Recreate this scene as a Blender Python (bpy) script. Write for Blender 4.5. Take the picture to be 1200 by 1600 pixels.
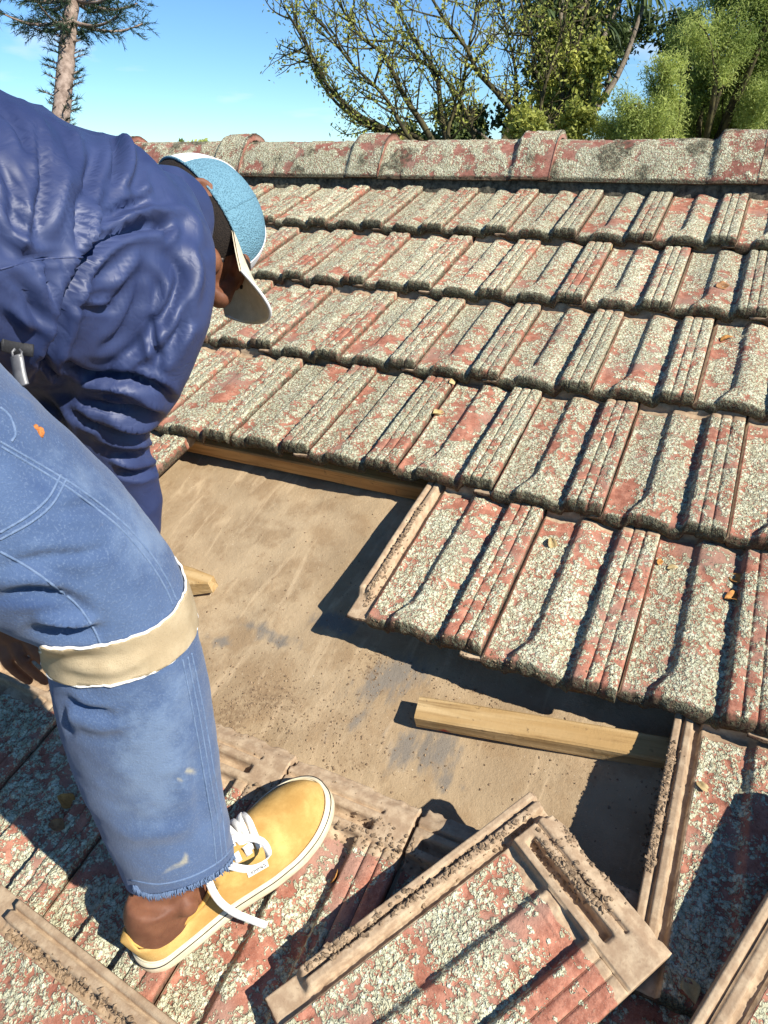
import bpy, bmesh, math, random
import numpy as np
from mathutils import Vector, Matrix
from mathutils.bvhtree import BVHTree

random.seed(7); RNG = np.random.default_rng(7)
for _o in list(bpy.data.objects): bpy.data.objects.remove(_o)
scene = bpy.context.scene
col = scene.collection

# ------------------------------------------------------------------ frame
# roof frame: u along the ridge, s up the slope, h off the slope (metres)
F_PX, CX, CY = 1106.0, 600.0, 800.0
PITCH = math.atan(559/1106); YAW = math.atan(780/1573); P = math.radians(20.6)
ORI = np.array([0, 0, 3.0])
UU = np.array([1.0, 0, 0]); SS = np.array([0, math.cos(P), math.sin(P)]); NN = np.cross(UU, SS)
FWD = np.array([-math.sin(YAW)*math.cos(PITCH), math.cos(YAW)*math.cos(PITCH), -math.sin(PITCH)])
RGT = np.array([math.cos(YAW), math.sin(YAW), 0]); UPV = np.cross(RGT, FWD)
CAM = ORI + NN*0.96
def R(u, s, h=0): return ORI + UU*u + SS*s + NN*h
def RV(a): a = np.asarray(a, float); return ORI + a[:, :1]*UU + a[:, 1:2]*SS + a[:, 2:3]*NN
def C(x, y, d): return CAM + d*(FWD + RGT*((x-CX)/F_PX) - UPV*((y-CY)/F_PX))
def ray(x, y):
    v = FWD + RGT*((x-CX)/F_PX) - UPV*((y-CY)/F_PX); return v/np.linalg.norm(v)
def onroof(x, y, h=0):
    d = ray(x, y); t = -(0.96-h)/(d@NN); p = CAM+d*t-ORI
    return (p@UU, p@SS)
def pix(v):
    v = np.atleast_2d(v)-CAM; z = v@FWD
    return np.stack([CX+F_PX*(v@RGT)/z, CY-F_PX*(v@UPV)/z, z], 1)
M_ROOF = Matrix(((UU[0], SS[0], NN[0], ORI[0]), (UU[1], SS[1], NN[1], ORI[1]), (UU[2], SS[2], NN[2], ORI[2]), (0, 0, 0, 1)))

# ------------------------------------------------------------------ camera
cd = bpy.data.cameras.new('camera'); cam = bpy.data.objects.new('camera', cd); col.objects.link(cam)
cd.sensor_fit = 'VERTICAL'; cd.sensor_height = 36; cd.lens = F_PX/1600*36; cd.clip_start = 0.02; cd.clip_end = 3000
cam.matrix_world = Matrix(((RGT[0], UPV[0], -FWD[0], CAM[0]), (RGT[1], UPV[1], -FWD[1], CAM[1]), (RGT[2], UPV[2], -FWD[2], CAM[2]), (0, 0, 0, 1)))
scene.camera = cam
# ------------------------------------------------------------------ light
SUN = 1.12*UU + 0.07*SS + 1.0*NN; SUN /= np.linalg.norm(SUN)
sun_el = math.asin(SUN[2]); sun_az = math.atan2(SUN[0], SUN[1])     # clockwise from +Y
world = bpy.data.worlds.new('World'); scene.world = world; world.use_nodes = True
wn = world.node_tree.nodes; wl = world.node_tree.links; wn.clear()
wo = wn.new('ShaderNodeOutputWorld'); bg = wn.new('ShaderNodeBackground'); bg.inputs[1].default_value = 0.078
sky = wn.new('ShaderNodeTexSky'); sky.sky_type = 'NISHITA'; sky.sun_disc = False
sky.sun_elevation = sun_el; sky.sun_rotation = sun_az; sky.air_density = 1.0; sky.dust_density = 0.0; sky.ozone_density = 2.4; sky.altitude = 1500
# a few thin fair-weather clouds, all round the sky
tc = wn.new('ShaderNodeTexCoord'); mp = wn.new('ShaderNodeMapping'); mp.inputs['Scale'].default_value = (3.2, 3.2, 13)
cn = wn.new('ShaderNodeTexNoise'); cn.inputs['Scale'].default_value = 1.7; cn.inputs['Detail'].default_value = 6
cr = wn.new('ShaderNodeValToRGB'); cr.color_ramp.elements[0].position = 0.63; cr.color_ramp.elements[1].position = 0.80
cr.color_ramp.elements[0].color = (0, 0, 0, 1); cr.color_ramp.elements[1].color = (.55, .55, .55, 1)
cmx = wn.new('ShaderNodeMix'); cmx.data_type = 'RGBA'; cmx.inputs[7].default_value = (8.0, 8.2, 8.6, 1)
wl.new(tc.outputs['Generated'], mp.inputs[0]); wl.new(mp.outputs[0], cn.inputs[0]); wl.new(cn.outputs[0], cr.inputs[0])
tin = wn.new('ShaderNodeMix'); tin.data_type = 'RGBA'; tin.blend_type = 'MULTIPLY'; tin.inputs[0].default_value = 1; tin.inputs[7].default_value = (.66, .93, 1.16, 1)   # the blue of the clear sky in view
wl.new(sky.outputs[0], tin.inputs[6]); wl.new(cr.outputs[0], cmx.inputs[0]); wl.new(tin.outputs[2], cmx.inputs[6]); wl.new(cmx.outputs[2], bg.inputs[0]); wl.new(bg.outputs[0], wo.inputs[0])
sl = bpy.data.lights.new('sun', 'SUN'); sl.energy = 5.0; sl.angle = math.radians(0.53); sl.color = (1, .95, .86)
so = bpy.data.objects.new('sun', sl); col.objects.link(so); so.location = (6, -2, 12)
so.rotation_euler = Vector(-SUN).to_track_quat('-Z', 'Y').to_euler()
vs = scene.view_settings; vs.view_transform = 'Standard'; vs.look = 'None'; vs.gamma = 1; vs.exposure = 0.8; vs.use_curve_mapping = False

scene.cycles.max_bounces = 5; scene.cycles.diffuse_bounces = 3; scene.cycles.glossy_bounces = 2; scene.cycles.transmission_bounces = 3
# ------------------------------------------------------------------ helpers
def tag(o, label=None, cat=None, group=None, kind=None):
    for k, v in (('label', label), ('category', cat), ('group', group), ('kind', kind)):
        if v: o[k] = v
    return o
def empty(name, loc):
    o = bpy.data.objects.new(name, None); col.objects.link(o); o.location = loc; o.empty_display_size = .1; return o
def link(name, me, mat=None, parent=None, matrix=None):
    o = bpy.data.objects.new(name, me); col.objects.link(o)
    if mat is not None and not me.materials: me.materials.append(mat)
    if parent is not None: o.parent = parent
    if matrix is not None: o.matrix_local = matrix
    return o
def mesh(name, v, f, smooth=True, attrs=None):
    me = bpy.data.meshes.new(name); me.from_pydata(np.asarray(v, float).tolist(), [], [list(map(int, q)) for q in f])
    if smooth: me.polygons.foreach_set('use_smooth', [True]*len(me.polygons))
    for k, a in (attrs or {}).items():
        at = me.attributes.new(k, 'FLOAT', 'POINT'); at.data.foreach_set('value', np.asarray(a, np.float32))
    me.update(); return me
def obj(name, v, f, mat, parent=None, smooth=True, attrs=None, org=None):
    """mesh object from world-space verts; org = world location of the object itself (or of its parent thing)"""
    v = np.asarray(v, float)
    if org is not None: v = v-np.asarray(org)
    o = link(name, mesh(name, v, f, smooth, attrs), mat, parent)
    if parent is None and org is not None: o.location = org
    return o
class MB:
    def __init__(s): s.v = []; s.f = []; s.n = 0
    def add(s, v, f):
        v = np.asarray(v, float); s.v.append(v); s.f += [tuple(i+s.n for i in q) for q in f]; s.n += len(v); return s
    def V(s): return np.concatenate(s.v)
def vnoise(p, scale=1.0, seed=0):
    p = np.asarray(p, float)*scale+seed*17.317; i = np.floor(p).astype(np.int64); f = p-i; f = f*f*f*(f*(f*6-15)+10)
    def hsh(a, b, c):
        n = ((a+7919)*374761393 ^ (b+104729)*668265263 ^ (c+1299709)*2246822519 ^ (seed+3)*3266489917) & 0xffffffff
        n = ((n ^ (n >> 13))*1274126177) & 0xffffffff; n = ((n ^ (n >> 16))*2246822519) & 0xffffffff
        return ((n ^ (n >> 15)) & 0xffffff)/float(0xffffff)
    r = 0
    for dx in (0, 1):
        for dy in (0, 1):
            for dz in (0, 1):
                w = (f[:, 0] if dx else 1-f[:, 0])*(f[:, 1] if dy else 1-f[:, 1])*(f[:, 2] if dz else 1-f[:, 2])
                r = r+w*hsh(i[:, 0]+dx, i[:, 1]+dy, i[:, 2]+dz)
    return r
def fbm(p, scale=1.0, oct=4, seed=0, gain=.5):
    r = 0; a = 1; t = 0
    for k in range(oct): r = r+a*vnoise(p, scale*2**k, seed+k); t += a; a *= gain
    return r/t
def sst(a, b, x): t = np.clip((x-a)/(b-a), 0, 1); return t*t*(3-2*t)
def crom(pts, n):
    """Catmull-Rom through rows of pts, n samples"""
    p = np.asarray(pts, float); k = len(p); p = np.vstack([2*p[0]-p[1], p, 2*p[-1]-p[-2]])
    t = np.linspace(0, k-1-1e-9, n); i = t.astype(int); f = (t-i)[:, None]
    a, b, c, d = p[i], p[i+1], p[i+2], p[i+3]
    return .5*((2*b)+(-a+c)*f+(2*a-5*b+4*c-d)*f**2+(-a+3*b-3*c+d)*f**3)
def nrm(v): v = np.asarray(v, float); return v/np.linalg.norm(v, axis=-1, keepdims=True)
def loft(cs, avec, ra, rb, n=40, m=28, pw=2.0, cap=True):
    """tube through centres cs; avec = direction of the first half-axis per section, ra/rb half-sizes"""
    q = crom(np.hstack([cs, avec, np.array(ra)[:, None], np.array(rb)[:, None]]), n)
    c, a, ra, rb = q[:, :3], q[:, 3:6], q[:, 6:7], q[:, 7:8]
    t = nrm(np.gradient(c, axis=0)); a = a-t*np.sum(a*t, 1, keepdims=True); a = nrm(a); b = np.cross(t, a)
    th = np.linspace(0, 2*np.pi, m, endpoint=False)
    ct, st = np.cos(th), np.sin(th); ct = np.sign(ct)*abs(ct)**(2/pw); st = np.sign(st)*abs(st)**(2/pw)
    v = c[:, None]+a[:, None]*(ra*ct)[..., None]+b[:, None]*(rb*st)[..., None]
    v = v.reshape(-1, 3); f = [(i*m+j, i*m+(j+1) % m, (i+1)*m+(j+1) % m, (i+1)*m+j) for i in range(n-1) for j in range(m)]
    if cap: f += [tuple(range(m))[::-1], tuple((n-1)*m+j for j in range(m))]
    return v, f
def tube(pts, r, m=6, cap=True):
    p = np.asarray(pts, float); n = len(p); r = np.broadcast_to(np.asarray(r, float), (n,))
    t = nrm(np.gradient(p, axis=0)+1e-12); a = np.cross(t, [0.31, 0.17, .93]); a = nrm(a); b = np.cross(t, a)
    th = np.linspace(0, 2*np.pi, m, endpoint=False)
    v = (p[:, None]+r[:, None, None]*(a[:, None]*np.cos(th)[None, :, None]+b[:, None]*np.sin(th)[None, :, None])).reshape(-1, 3)
    f = [(i*m+j, i*m+(j+1) % m, (i+1)*m+(j+1) % m, (i+1)*m+j) for i in range(n-1) for j in range(m)]
    if cap: f += [tuple(range(m))[::-1], tuple((n-1)*m+j for j in range(m))]
    return v, f
def ribbon(pts, side, w, th):
    """flat strap with thickness along pts; side = per-point direction of its width"""
    p = np.asarray(pts, float); t = nrm(np.gradient(p, axis=0)); s = np.broadcast_to(side, p.shape); s = nrm(s-t*np.sum(s*t, 1, keepdims=True)); b = np.cross(t, s)
    v = np.stack([p+s*w+b*th*.4, p+b*th, p-s*w+b*th*.4, p-s*w-b*th*.4, p-b*th, p+s*w-b*th*.4], 1).reshape(-1, 3)
    n = len(p); f = [(i*6+j, i*6+(j+1) % 6, (i+1)*6+(j+1) % 6, (i+1)*6+j) for i in range(n-1) for j in range(6)]
    return v, f+[tuple(range(6))[::-1], tuple((n-1)*6+j for j in range(6))]
def ball(c, ax, ay=None, az=None, n=16):
    """ellipsoid; ax, ay, az are half-axis vectors or one radius"""
    if ay is None: ax, ay, az = np.eye(3)*ax
    th = np.linspace(0, np.pi, n//2+1)[1:-1]; ph = np.linspace(0, 2*np.pi, n, endpoint=False)
    v = [np.asarray(c)+np.asarray(az)]
    for t in th:
        for p in ph: v.append(c+np.asarray(ax)*math.sin(t)*math.cos(p)+np.asarray(ay)*math.sin(t)*math.sin(p)+np.asarray(az)*math.cos(t))
    v.append(np.asarray(c)-np.asarray(az)); k = len(th); f = []
    for j in range(n): f.append((0, 1+j, 1+(j+1) % n)); f.append((len(v)-1, 1+(k-1)*n+(j+1) % n, 1+(k-1)*n+j))
    for i in range(k-1):
        for j in range(n): f.append((1+i*n+j, 1+(i+1)*n+j, 1+(i+1)*n+(j+1) % n, 1+i*n+(j+1) % n))
    return np.array(v), f
def remesh(v, f, vox, smooth=6, fac=.5):
    """one closed skin round overlapping shells"""
    me = mesh('tmp', v, f); o = link('tmp', me)
    m = o.modifiers.new('r', 'REMESH'); m.mode = 'VOXEL'; m.voxel_size = vox; m.use_smooth_shade = True
    s = o.modifiers.new('s', 'SMOOTH'); s.factor = fac; s.iterations = smooth
    ev = o.evaluated_get(bpy.context.evaluated_depsgraph_get()); m2 = bpy.data.meshes.new_from_object(ev)
    V = np.empty(len(m2.vertices)*3); m2.vertices.foreach_get('co', V); V = V.reshape(-1, 3)
    Fc = [tuple(p.vertices) for p in m2.polygons]; bpy.data.objects.remove(o); bpy.data.meshes.remove(me); bpy.data.meshes.remove(m2)
    return V, Fc
def vnormals(v, f):
    q = np.array([tuple(x[:4]) if len(x) >= 4 else (x[0], x[1], x[2], x[2]) for x in f]); n = np.cross(v[q[:, 2]]-v[q[:, 0]], v[q[:, 3]]-v[q[:, 1]])
    tri = q[:, 2] == q[:, 3]; n[tri] = np.cross(v[q[tri, 1]]-v[q[tri, 0]], v[q[tri, 2]]-v[q[tri, 0]])
    r = np.zeros_like(v)
    for k in range(4): np.add.at(r, q[:, k], n)
    return nrm(r+1e-15)
def segdist(p, poly):
    """distance of 2-D points p to a polyline, and the place along it (0..1)"""
    best = np.full(len(p), 1e9); par = np.zeros(len(p)); sd = np.zeros(len(p)); poly = np.asarray(poly, float)
    L = np.concatenate([[0], np.cumsum(np.linalg.norm(np.diff(poly, axis=0), axis=1))])
    for i in range(len(poly)-1):
        a, b = poly[i], poly[i+1]; ab = b-a; t = np.clip(((p-a)@ab)/(ab@ab), 0, 1); e = p-(a+t[:, None]*ab); d = np.linalg.norm(e, axis=1)
        k = d < best; best[k] = d[k]; par[k] = (L[i]+t[k]*(L[i+1]-L[i]))/L[-1]; sd[k] = np.sign(ab[0]*e[k, 1]-ab[1]*e[k, 0])
    return best, par, sd
def folds(v, f, lst, far=None):
    """press soft folds into a garment along lines read off the photograph, on the side that faces the photographer"""
    n = vnormals(v, f); q = pix(v); vis = sst(-.05, .3, np.sum(n*nrm(CAM-v), 1))
    if far is not None: vis = vis*(q[:, 2] < far)
    d = np.zeros(len(v))
    for poly, w, amp in lst:
        poly = crom(poly, max(3, 8*len(poly))); dist, par, sd = segdist(q[:, :2], poly)
        tp = np.sin(np.pi*np.clip(par*.94+.03, 0, 1))**.6
        ww = w*(.85 if amp < 0 else 1.05); d += amp*tp*(np.exp(-(dist/ww)**2)-.55*np.exp(-((dist-1.9*ww)/(1.3*ww))**2))
    return v+n*(d*vis)[:, None]
# ------------------------------------------------------------------ node materials
class NT:
    def __init__(s, name, rough=.8, spec=.3):
        s.m = bpy.data.materials.new(name); s.m.use_nodes = True; s.t = s.m.node_tree; s.n = s.t.nodes; s.l = s.t.links
        s.b = s.n['Principled BSDF']; s.b.inputs['Roughness'].default_value = rough; s.b.inputs['Specular IOR Level'].default_value = spec
        s.co = s.n.new('ShaderNodeTexCoord').outputs['Object']
    def put(s, sock, v):
        if isinstance(v, bpy.types.NodeSocket): s.l.new(v, sock)
        elif isinstance(v, (tuple, list)) and len(v) == 3 and sock.type == 'RGBA': sock.default_value = (*v, 1)
        else: sock.default_value = v
        return s
    def math(s, op, a, b=0.0, clamp=False):
        n = s.n.new('ShaderNodeMath'); n.operation = op; n.use_clamp = clamp; s.put(n.inputs[0], a); s.put(n.inputs[1], b); return n.outputs[0]
    def noise(s, scale, detail=3, co=None, rough=.55, dist=0):
        n = s.n.new('ShaderNodeTexNoise'); n.inputs['Scale'].default_value = scale; n.inputs['Detail'].default_value = detail
        n.inputs['Roughness'].default_value = rough; n.inputs['Distortion'].default_value = dist; s.l.new(co or s.co, n.inputs['Vector']); return n.outputs['Fac']
    def voro(s, scale, co=None, out='Distance', feat='F1'):
        n = s.n.new('ShaderNodeTexVoronoi'); n.feature = feat; n.inputs['Scale'].default_value = scale; s.l.new(co or s.co, n.inputs['Vector']); return n.outputs[out]
    def ramp(s, x, *stops):
        n = s.n.new('ShaderNodeValToRGB'); e = n.color_ramp.elements
        while len(e) < len(stops): e.new(.5)
        for k, (p, c) in enumerate(stops):
            e[k].position = p; e[k].color = (c, c, c, 1) if not isinstance(c, tuple) else (*c, 1)
        s.put(n.inputs[0], x); return n.outputs[0]
    def step(s, x, a, b):
        n = s.n.new('ShaderNodeMapRange'); n.interpolation_type = 'SMOOTHSTEP'; s.put(n.inputs[0], x); n.inputs[1].default_value = a; n.inputs[2].default_value = b; return n.outputs[0]
    def mix(s, f, a, b, mode='MIX'):
        n = s.n.new('ShaderNodeMix'); n.data_type = 'RGBA'; n.blend_type = mode; s.put(n.inputs[0], f); s.put(n.inputs[6], a); s.put(n.inputs[7], b); return n.outputs[2]
    def map(s, scale=(1, 1, 1), loc=(0, 0, 0), rot=(0, 0, 0), co=None):
        n = s.n.new('ShaderNodeMapping'); n.inputs['Scale'].default_value = scale; n.inputs['Rotation'].default_value = rot; s.put(n.inputs['Location'], loc); s.l.new(co or s.co, n.inputs[0]); return n.outputs[0]
    def attr(s, name):
        n = s.n.new('ShaderNodeAttribute'); n.attribute_name = name; return n.outputs['Fac']
    def rnd(s): return s.n.new('ShaderNodeObjectInfo').outputs['Random']
    def off(s, k=60.0):
        """object coordinates shifted by a random amount per object, so that copies differ"""
        c = s.n.new('ShaderNodeCombineXYZ'); r = s.math('MULTIPLY', s.rnd(), k)
        s.l.new(r, c.inputs[0]); s.l.new(s.math('MULTIPLY', r, 1.7), c.inputs[1]); v = s.n.new('ShaderNodeVectorMath'); s.l.new(s.co, v.inputs[0]); s.l.new(c.outputs[0], v.inputs[1]); return v.outputs[0]
    def bump(s, h, dist=.002, strength=1.0, normal=None):
        n = s.n.new('ShaderNodeBump'); n.inputs['Distance'].default_value = dist; n.inputs['Strength'].default_value = strength; s.put(n.inputs['Height'], h)
        if normal is not None: s.l.new(normal, n.inputs['Normal'])
        s.l.new(n.outputs[0], s.b.inputs['Normal']); return n.outputs[0]
    def color(s, c): s.put(s.b.inputs['Base Color'], c); return s
    def rough(s, c): s.put(s.b.inputs['Roughness'], c); return s
# ------------------------------------------------------------------ materials of the roof
def mat_tile(name, red=(.37, .143, .090)):
    t = NT(name, .9, .15); co = t.off(); r = t.rnd()
    lich, dust, dark = t.attr('lich'), t.attr('dust'), t.attr('dark')
    nL, nM, nS, nF = t.noise(9, 2, co), t.noise(62, 3, co, .65), t.noise(240, 3, co, .7), t.noise(760, 1, co, .7)
    # clay: fired red, bleached and sooty in places
    clay = t.mix(t.step(nM, .35, .7), (red[0]*.70, red[1]*.68, red[2]*.68), (red[0]*1.12, red[1]*1.3, red[2]*1.35))
    clay = t.mix(t.math('MULTIPLY', t.step(nL, .46, .68), .7), clay, (.29, .185, .14))
    clay = t.mix(t.math('MULTIPLY', t.step(nS, .56, .72), .7), clay, (.09, .05, .037))
    clay = t.mix(t.math('MULTIPLY', t.step(nF, .56, .70), .4), clay, (.44, .27, .20))
    # lichen crust: separate pale grains that crowd into patches, dark gaps between them
    wc = t.n.new('ShaderNodeVectorMath'); wc.operation = 'MULTIPLY_ADD'; nz = t.n.new('ShaderNodeTexNoise'); nz.inputs['Scale'].default_value = 260; nz.inputs['Detail'].default_value = 1
    t.l.new(co, nz.inputs['Vector']); t.l.new(nz.outputs['Color'], wc.inputs[0]); wc.inputs[1].default_value = (.0052, .0052, .0052); t.l.new(co, wc.inputs[2]); wco = wc.outputs[0]
    def grains(scale):
        n = t.n.new('ShaderNodeTexVoronoi'); n.inputs['Scale'].default_value = scale; t.l.new(wco, n.inputs['Vector'])
        sp = t.n.new('ShaderNodeSeparateColor'); t.l.new(n.outputs['Color'], sp.inputs[0]); return n.outputs['Distance'], sp.outputs[0], sp.outputs[1]
    d1, r1, s1 = grains(165); d2, r2, s2 = grains(370)
    e = t.math('ADD', lich, t.math('MULTIPLY', t.math('SUBTRACT', nM, .5), .55))
    cov = t.step(e, -.30, .26)
    m1 = t.math('MULTIPLY', t.step(t.math('SUBTRACT', cov, r1), -.02, .05), t.step(d1, .62, .50))
    m2 = t.math('MULTIPLY', t.step(t.math('SUBTRACT', t.math('MULTIPLY', cov, .95), r2), -.02, .05), t.step(d2, .66, .52))
    m = t.math('MAXIMUM', m1, m2)
    lc = t.mix(s1, (.47, .46, .30), (.72, .70, .50)); lc = t.mix(t.math('MULTIPLY', s2, .45), lc, (.50, .52, .40))
    lc = t.mix(t.math('MULTIPLY', t.step(nL, .5, .66), .45), lc, (.46, .48, .36))
    lc = t.mix(t.math('MULTIPLY', t.step(d1, .30, .62), .50), lc, (.25, .235, .135))  # grain rims darkened, cavity shading put into the lichen colour
    lc = t.mix(t.math('MULTIPLY', t.step(nF, .55, .66), .55), lc, (.17, .145, .085))
    lc = t.mix(t.math('MULTIPLY', t.step(nS, .55, .68), .6), lc, (.185, .155, .095)); lc = t.mix(t.math('MULTIPLY', t.step(nM, .54, .40), .35), lc, (.30, .275, .165)); lc = t.mix(t.math('MULTIPLY', t.step(nM, .55, .68), .45), lc, (.74, .73, .55))
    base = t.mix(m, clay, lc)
    # algae on the tail edges plus shade painted into them; grooves darkened too
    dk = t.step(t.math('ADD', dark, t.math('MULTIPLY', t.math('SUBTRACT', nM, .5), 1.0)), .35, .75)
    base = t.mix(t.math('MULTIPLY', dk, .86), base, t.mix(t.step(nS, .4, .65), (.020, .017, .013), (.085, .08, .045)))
    # covered clay: dry dust and soil
    dc = t.mix(t.step(nM, .35, .7), (.29, .20, .125), (.42, .315, .205))
    dc = t.mix(t.math('MULTIPLY', t.step(nS, .58, .72), .4), dc, (.15, .10, .065))
    dd = t.step(t.math('ADD', dust, t.math('MULTIPLY', t.math('SUBTRACT', nM, .5), .5)), .4, .6)
    base = t.mix(dd, base, dc)
    v = t.n.new('ShaderNodeHueSaturation'); t.l.new(t.math('ADD', t.math('MULTIPLY', r, .22), .9), v.inputs['Value']); t.l.new(base, v.inputs['Color'])
    t.color(v.outputs[0])
    hgt = t.math('ADD', t.math('MULTIPLY', m, t.math('SUBTRACT', 1.15, t.math('ADD', t.math('MULTIPLY', d1, .9), t.math('MULTIPLY', d2, .6)))), t.math('MULTIPLY', nS, .35))
    t.bump(t.math('MULTIPLY', hgt, t.math('SUBTRACT', 1.0, t.math('MULTIPLY', dd, .65))), .0036, 1.0); return t.m
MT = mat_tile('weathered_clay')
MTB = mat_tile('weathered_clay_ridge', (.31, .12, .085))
def mat_wood(name, c1, c2, dirt=.35):
    t = NT(name, .75, .25); co = t.map((1, 1, 1), co=t.off(9))
    g = t.noise(1, 5, t.map((5, 130, 130), co=co), .6, .6); g2 = t.noise(1, 3, t.map((3, 26, 26), co=co), .5, 1.2)
    c = t.mix(t.step(g2, .35, .65), c1, c2); c = t.mix(t.math('MULTIPLY', t.step(g, .5, .68), .55), c, (c1[0]*.42, c1[1]*.36, c1[2]*.3))
    s = t.noise(60, 4, co, .7); c = t.mix(t.math('MULTIPLY', t.step(s, .6, .74), dirt*1.6), c, (.085, .055, .03))
    c = t.mix(t.step(t.attr('red'), .45, .75), c, (.34, .035, .02)); t.color(c)
    t.bump(t.math('ADD', g, t.math('MULTIPLY', s, .6)), .0016, .9); return t.m
MWOOD = mat_wood('sawn_pine', (.36, .225, .09), (.49, .345, .17), .55); MWOOD2 = mat_wood('batten_pine', (.35, .17, .055), (.48, .26, .09))
def mat_under():
    t = NT('dusty_underlay', .85, .25); co = t.co
    n1, n2, n3, n4 = t.noise(3.2, 5, co, .6), t.noise(17, 5, co, .65), t.noise(110, 5, co, .7), t.noise(420, 3, co, .7)
    c = t.mix(t.step(n1, .34, .66), (.30, .215, .125), (.425, .318, .195)); c = t.mix(t.math('MULTIPLY', t.step(n2, .44, .66), .7), c, (.255, .17, .092))
    stre = t.noise(1, 4, t.map((28, 5, 5), rot=(0, 0, .5), co=co), .6, .8)
    c = t.mix(t.math('MULTIPLY', t.step(stre, .54, .70), .45), c, (.55, .415, .26))
    w = t.step(t.math('ADD', t.attr('wiped'), t.math('MULTIPLY', t.math('SUBTRACT', t.noise(1, 5, t.map((34, 12, 12), rot=(0, 0, .35), co=co), .65), .5), 1.5)), .42, .78)
    c = t.mix(t.math('MULTIPLY', w, .8), c, t.mix(n2, (.105, .097, .088), (.215, .195, .165)))
    soil = t.step(t.math('ADD', t.attr('soil'), t.math('MULTIPLY', t.math('SUBTRACT', n3, .5), 1.3)), .45, .7)
    c = t.mix(t.math('MULTIPLY', soil, .75), c, t.mix(n4, (.10, .062, .035), (.27, .18, .10)))
    c = t.mix(t.math('MULTIPLY', t.step(n4, .66, .73), .5), c, (.09, .06, .04)); c = t.mix(t.math('MULTIPLY', t.step(t.noise(260, 2, co), .70, .76), .6), c, (.62, .52, .38))
    t.color(c); t.bump(t.math('ADD', t.math('MULTIPLY', n2, 1.2), t.math('ADD', t.math('MULTIPLY', n3, .8), t.math('MULTIPLY', n4, .4))), .003, .6); return t.m
MUND = mat_under()
def mat_simple(name, c1, c2, scale, rough=.85, spec=.25, bump=.002, det=4):
    t = NT(name, rough, spec); n = t.noise(scale, det, t.off(13), .65); t.color(t.mix(t.step(n, .3, .7), c1, c2)); t.bump(n, bump, .7); return t.m
MSOIL = mat_simple('crumbled_soil', (.13, .085, .05), (.33, .235, .145), 160); MMORT = mat_simple('mossy_mortar', (.03, .028, .02), (.14, .125, .09), 60, bump=.006)
MPLAST = mat_simple('painted_plaster', (.55, .52, .45), (.66, .63, .55), 12)

# ------------------------------------------------------------------ clay tile
TW, TL_, UL = .2045, .42, .036          # cover width, length, side underlap
def tile_height(x, y):
    t = x/TW; fl = .11*sst(.075, 0, y); t0 = .335-fl
    z = .0115*sst(t0-.05, t0+.015, t)*(1-sst(.40, .645, t))+.0035*(1-sst(0, .07, t))
    roll = sst(.645, .69, t)
    z = z+roll*(.0165-.0045*sst(.975, 1.0, t)-.0036*(np.exp(-((t-.775)/.007)**2)+np.exp(-((t-.872)/.007)**2)))
    z = z-.0045*np.clip(1-y/.011, 0, 1)**2+.0015*sst(.05, .0, y)
    # head: two cross rails with a slot between, a solid block on the right
    hd = y > .350
    rail = sst(.350, .353, y)*(1-.9*sst(.363, .365, y)*(1-sst(.377, .379, y))*sst(.012, .015, x)*(1-sst(.148, .151, x)))
    rail = rail-.30*sst(.389, .391, y)*(1-sst(.394, .396, y))*(1-sst(.158, .16, x))-.35*sst(.40, .42, y)
    z = np.where(hd, .019*rail+.001, z)
    z = np.where(hd & (x < .004), np.where(y > .405, .001, z), z)
    # side underlap: outer rail, groove, inner beam, gutter
    rs = sst(.040, .052, y)*(1-sst(.414, .42, y)*.6)
    xs = x+UL
    u = .0125*(1-sst(.0085, .0105, xs))+.0035*sst(.0085, .0105, xs)*(1-sst(.0125, .0145, xs))+.0125*sst(.0125, .0145, xs)*(1-sst(.024, .027, xs))-.004*sst(.024, .028, xs)
    z = np.where(x < 0, np.where(rs > .02, u*rs-.004*(1-rs), -.004), z)
    return z
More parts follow.
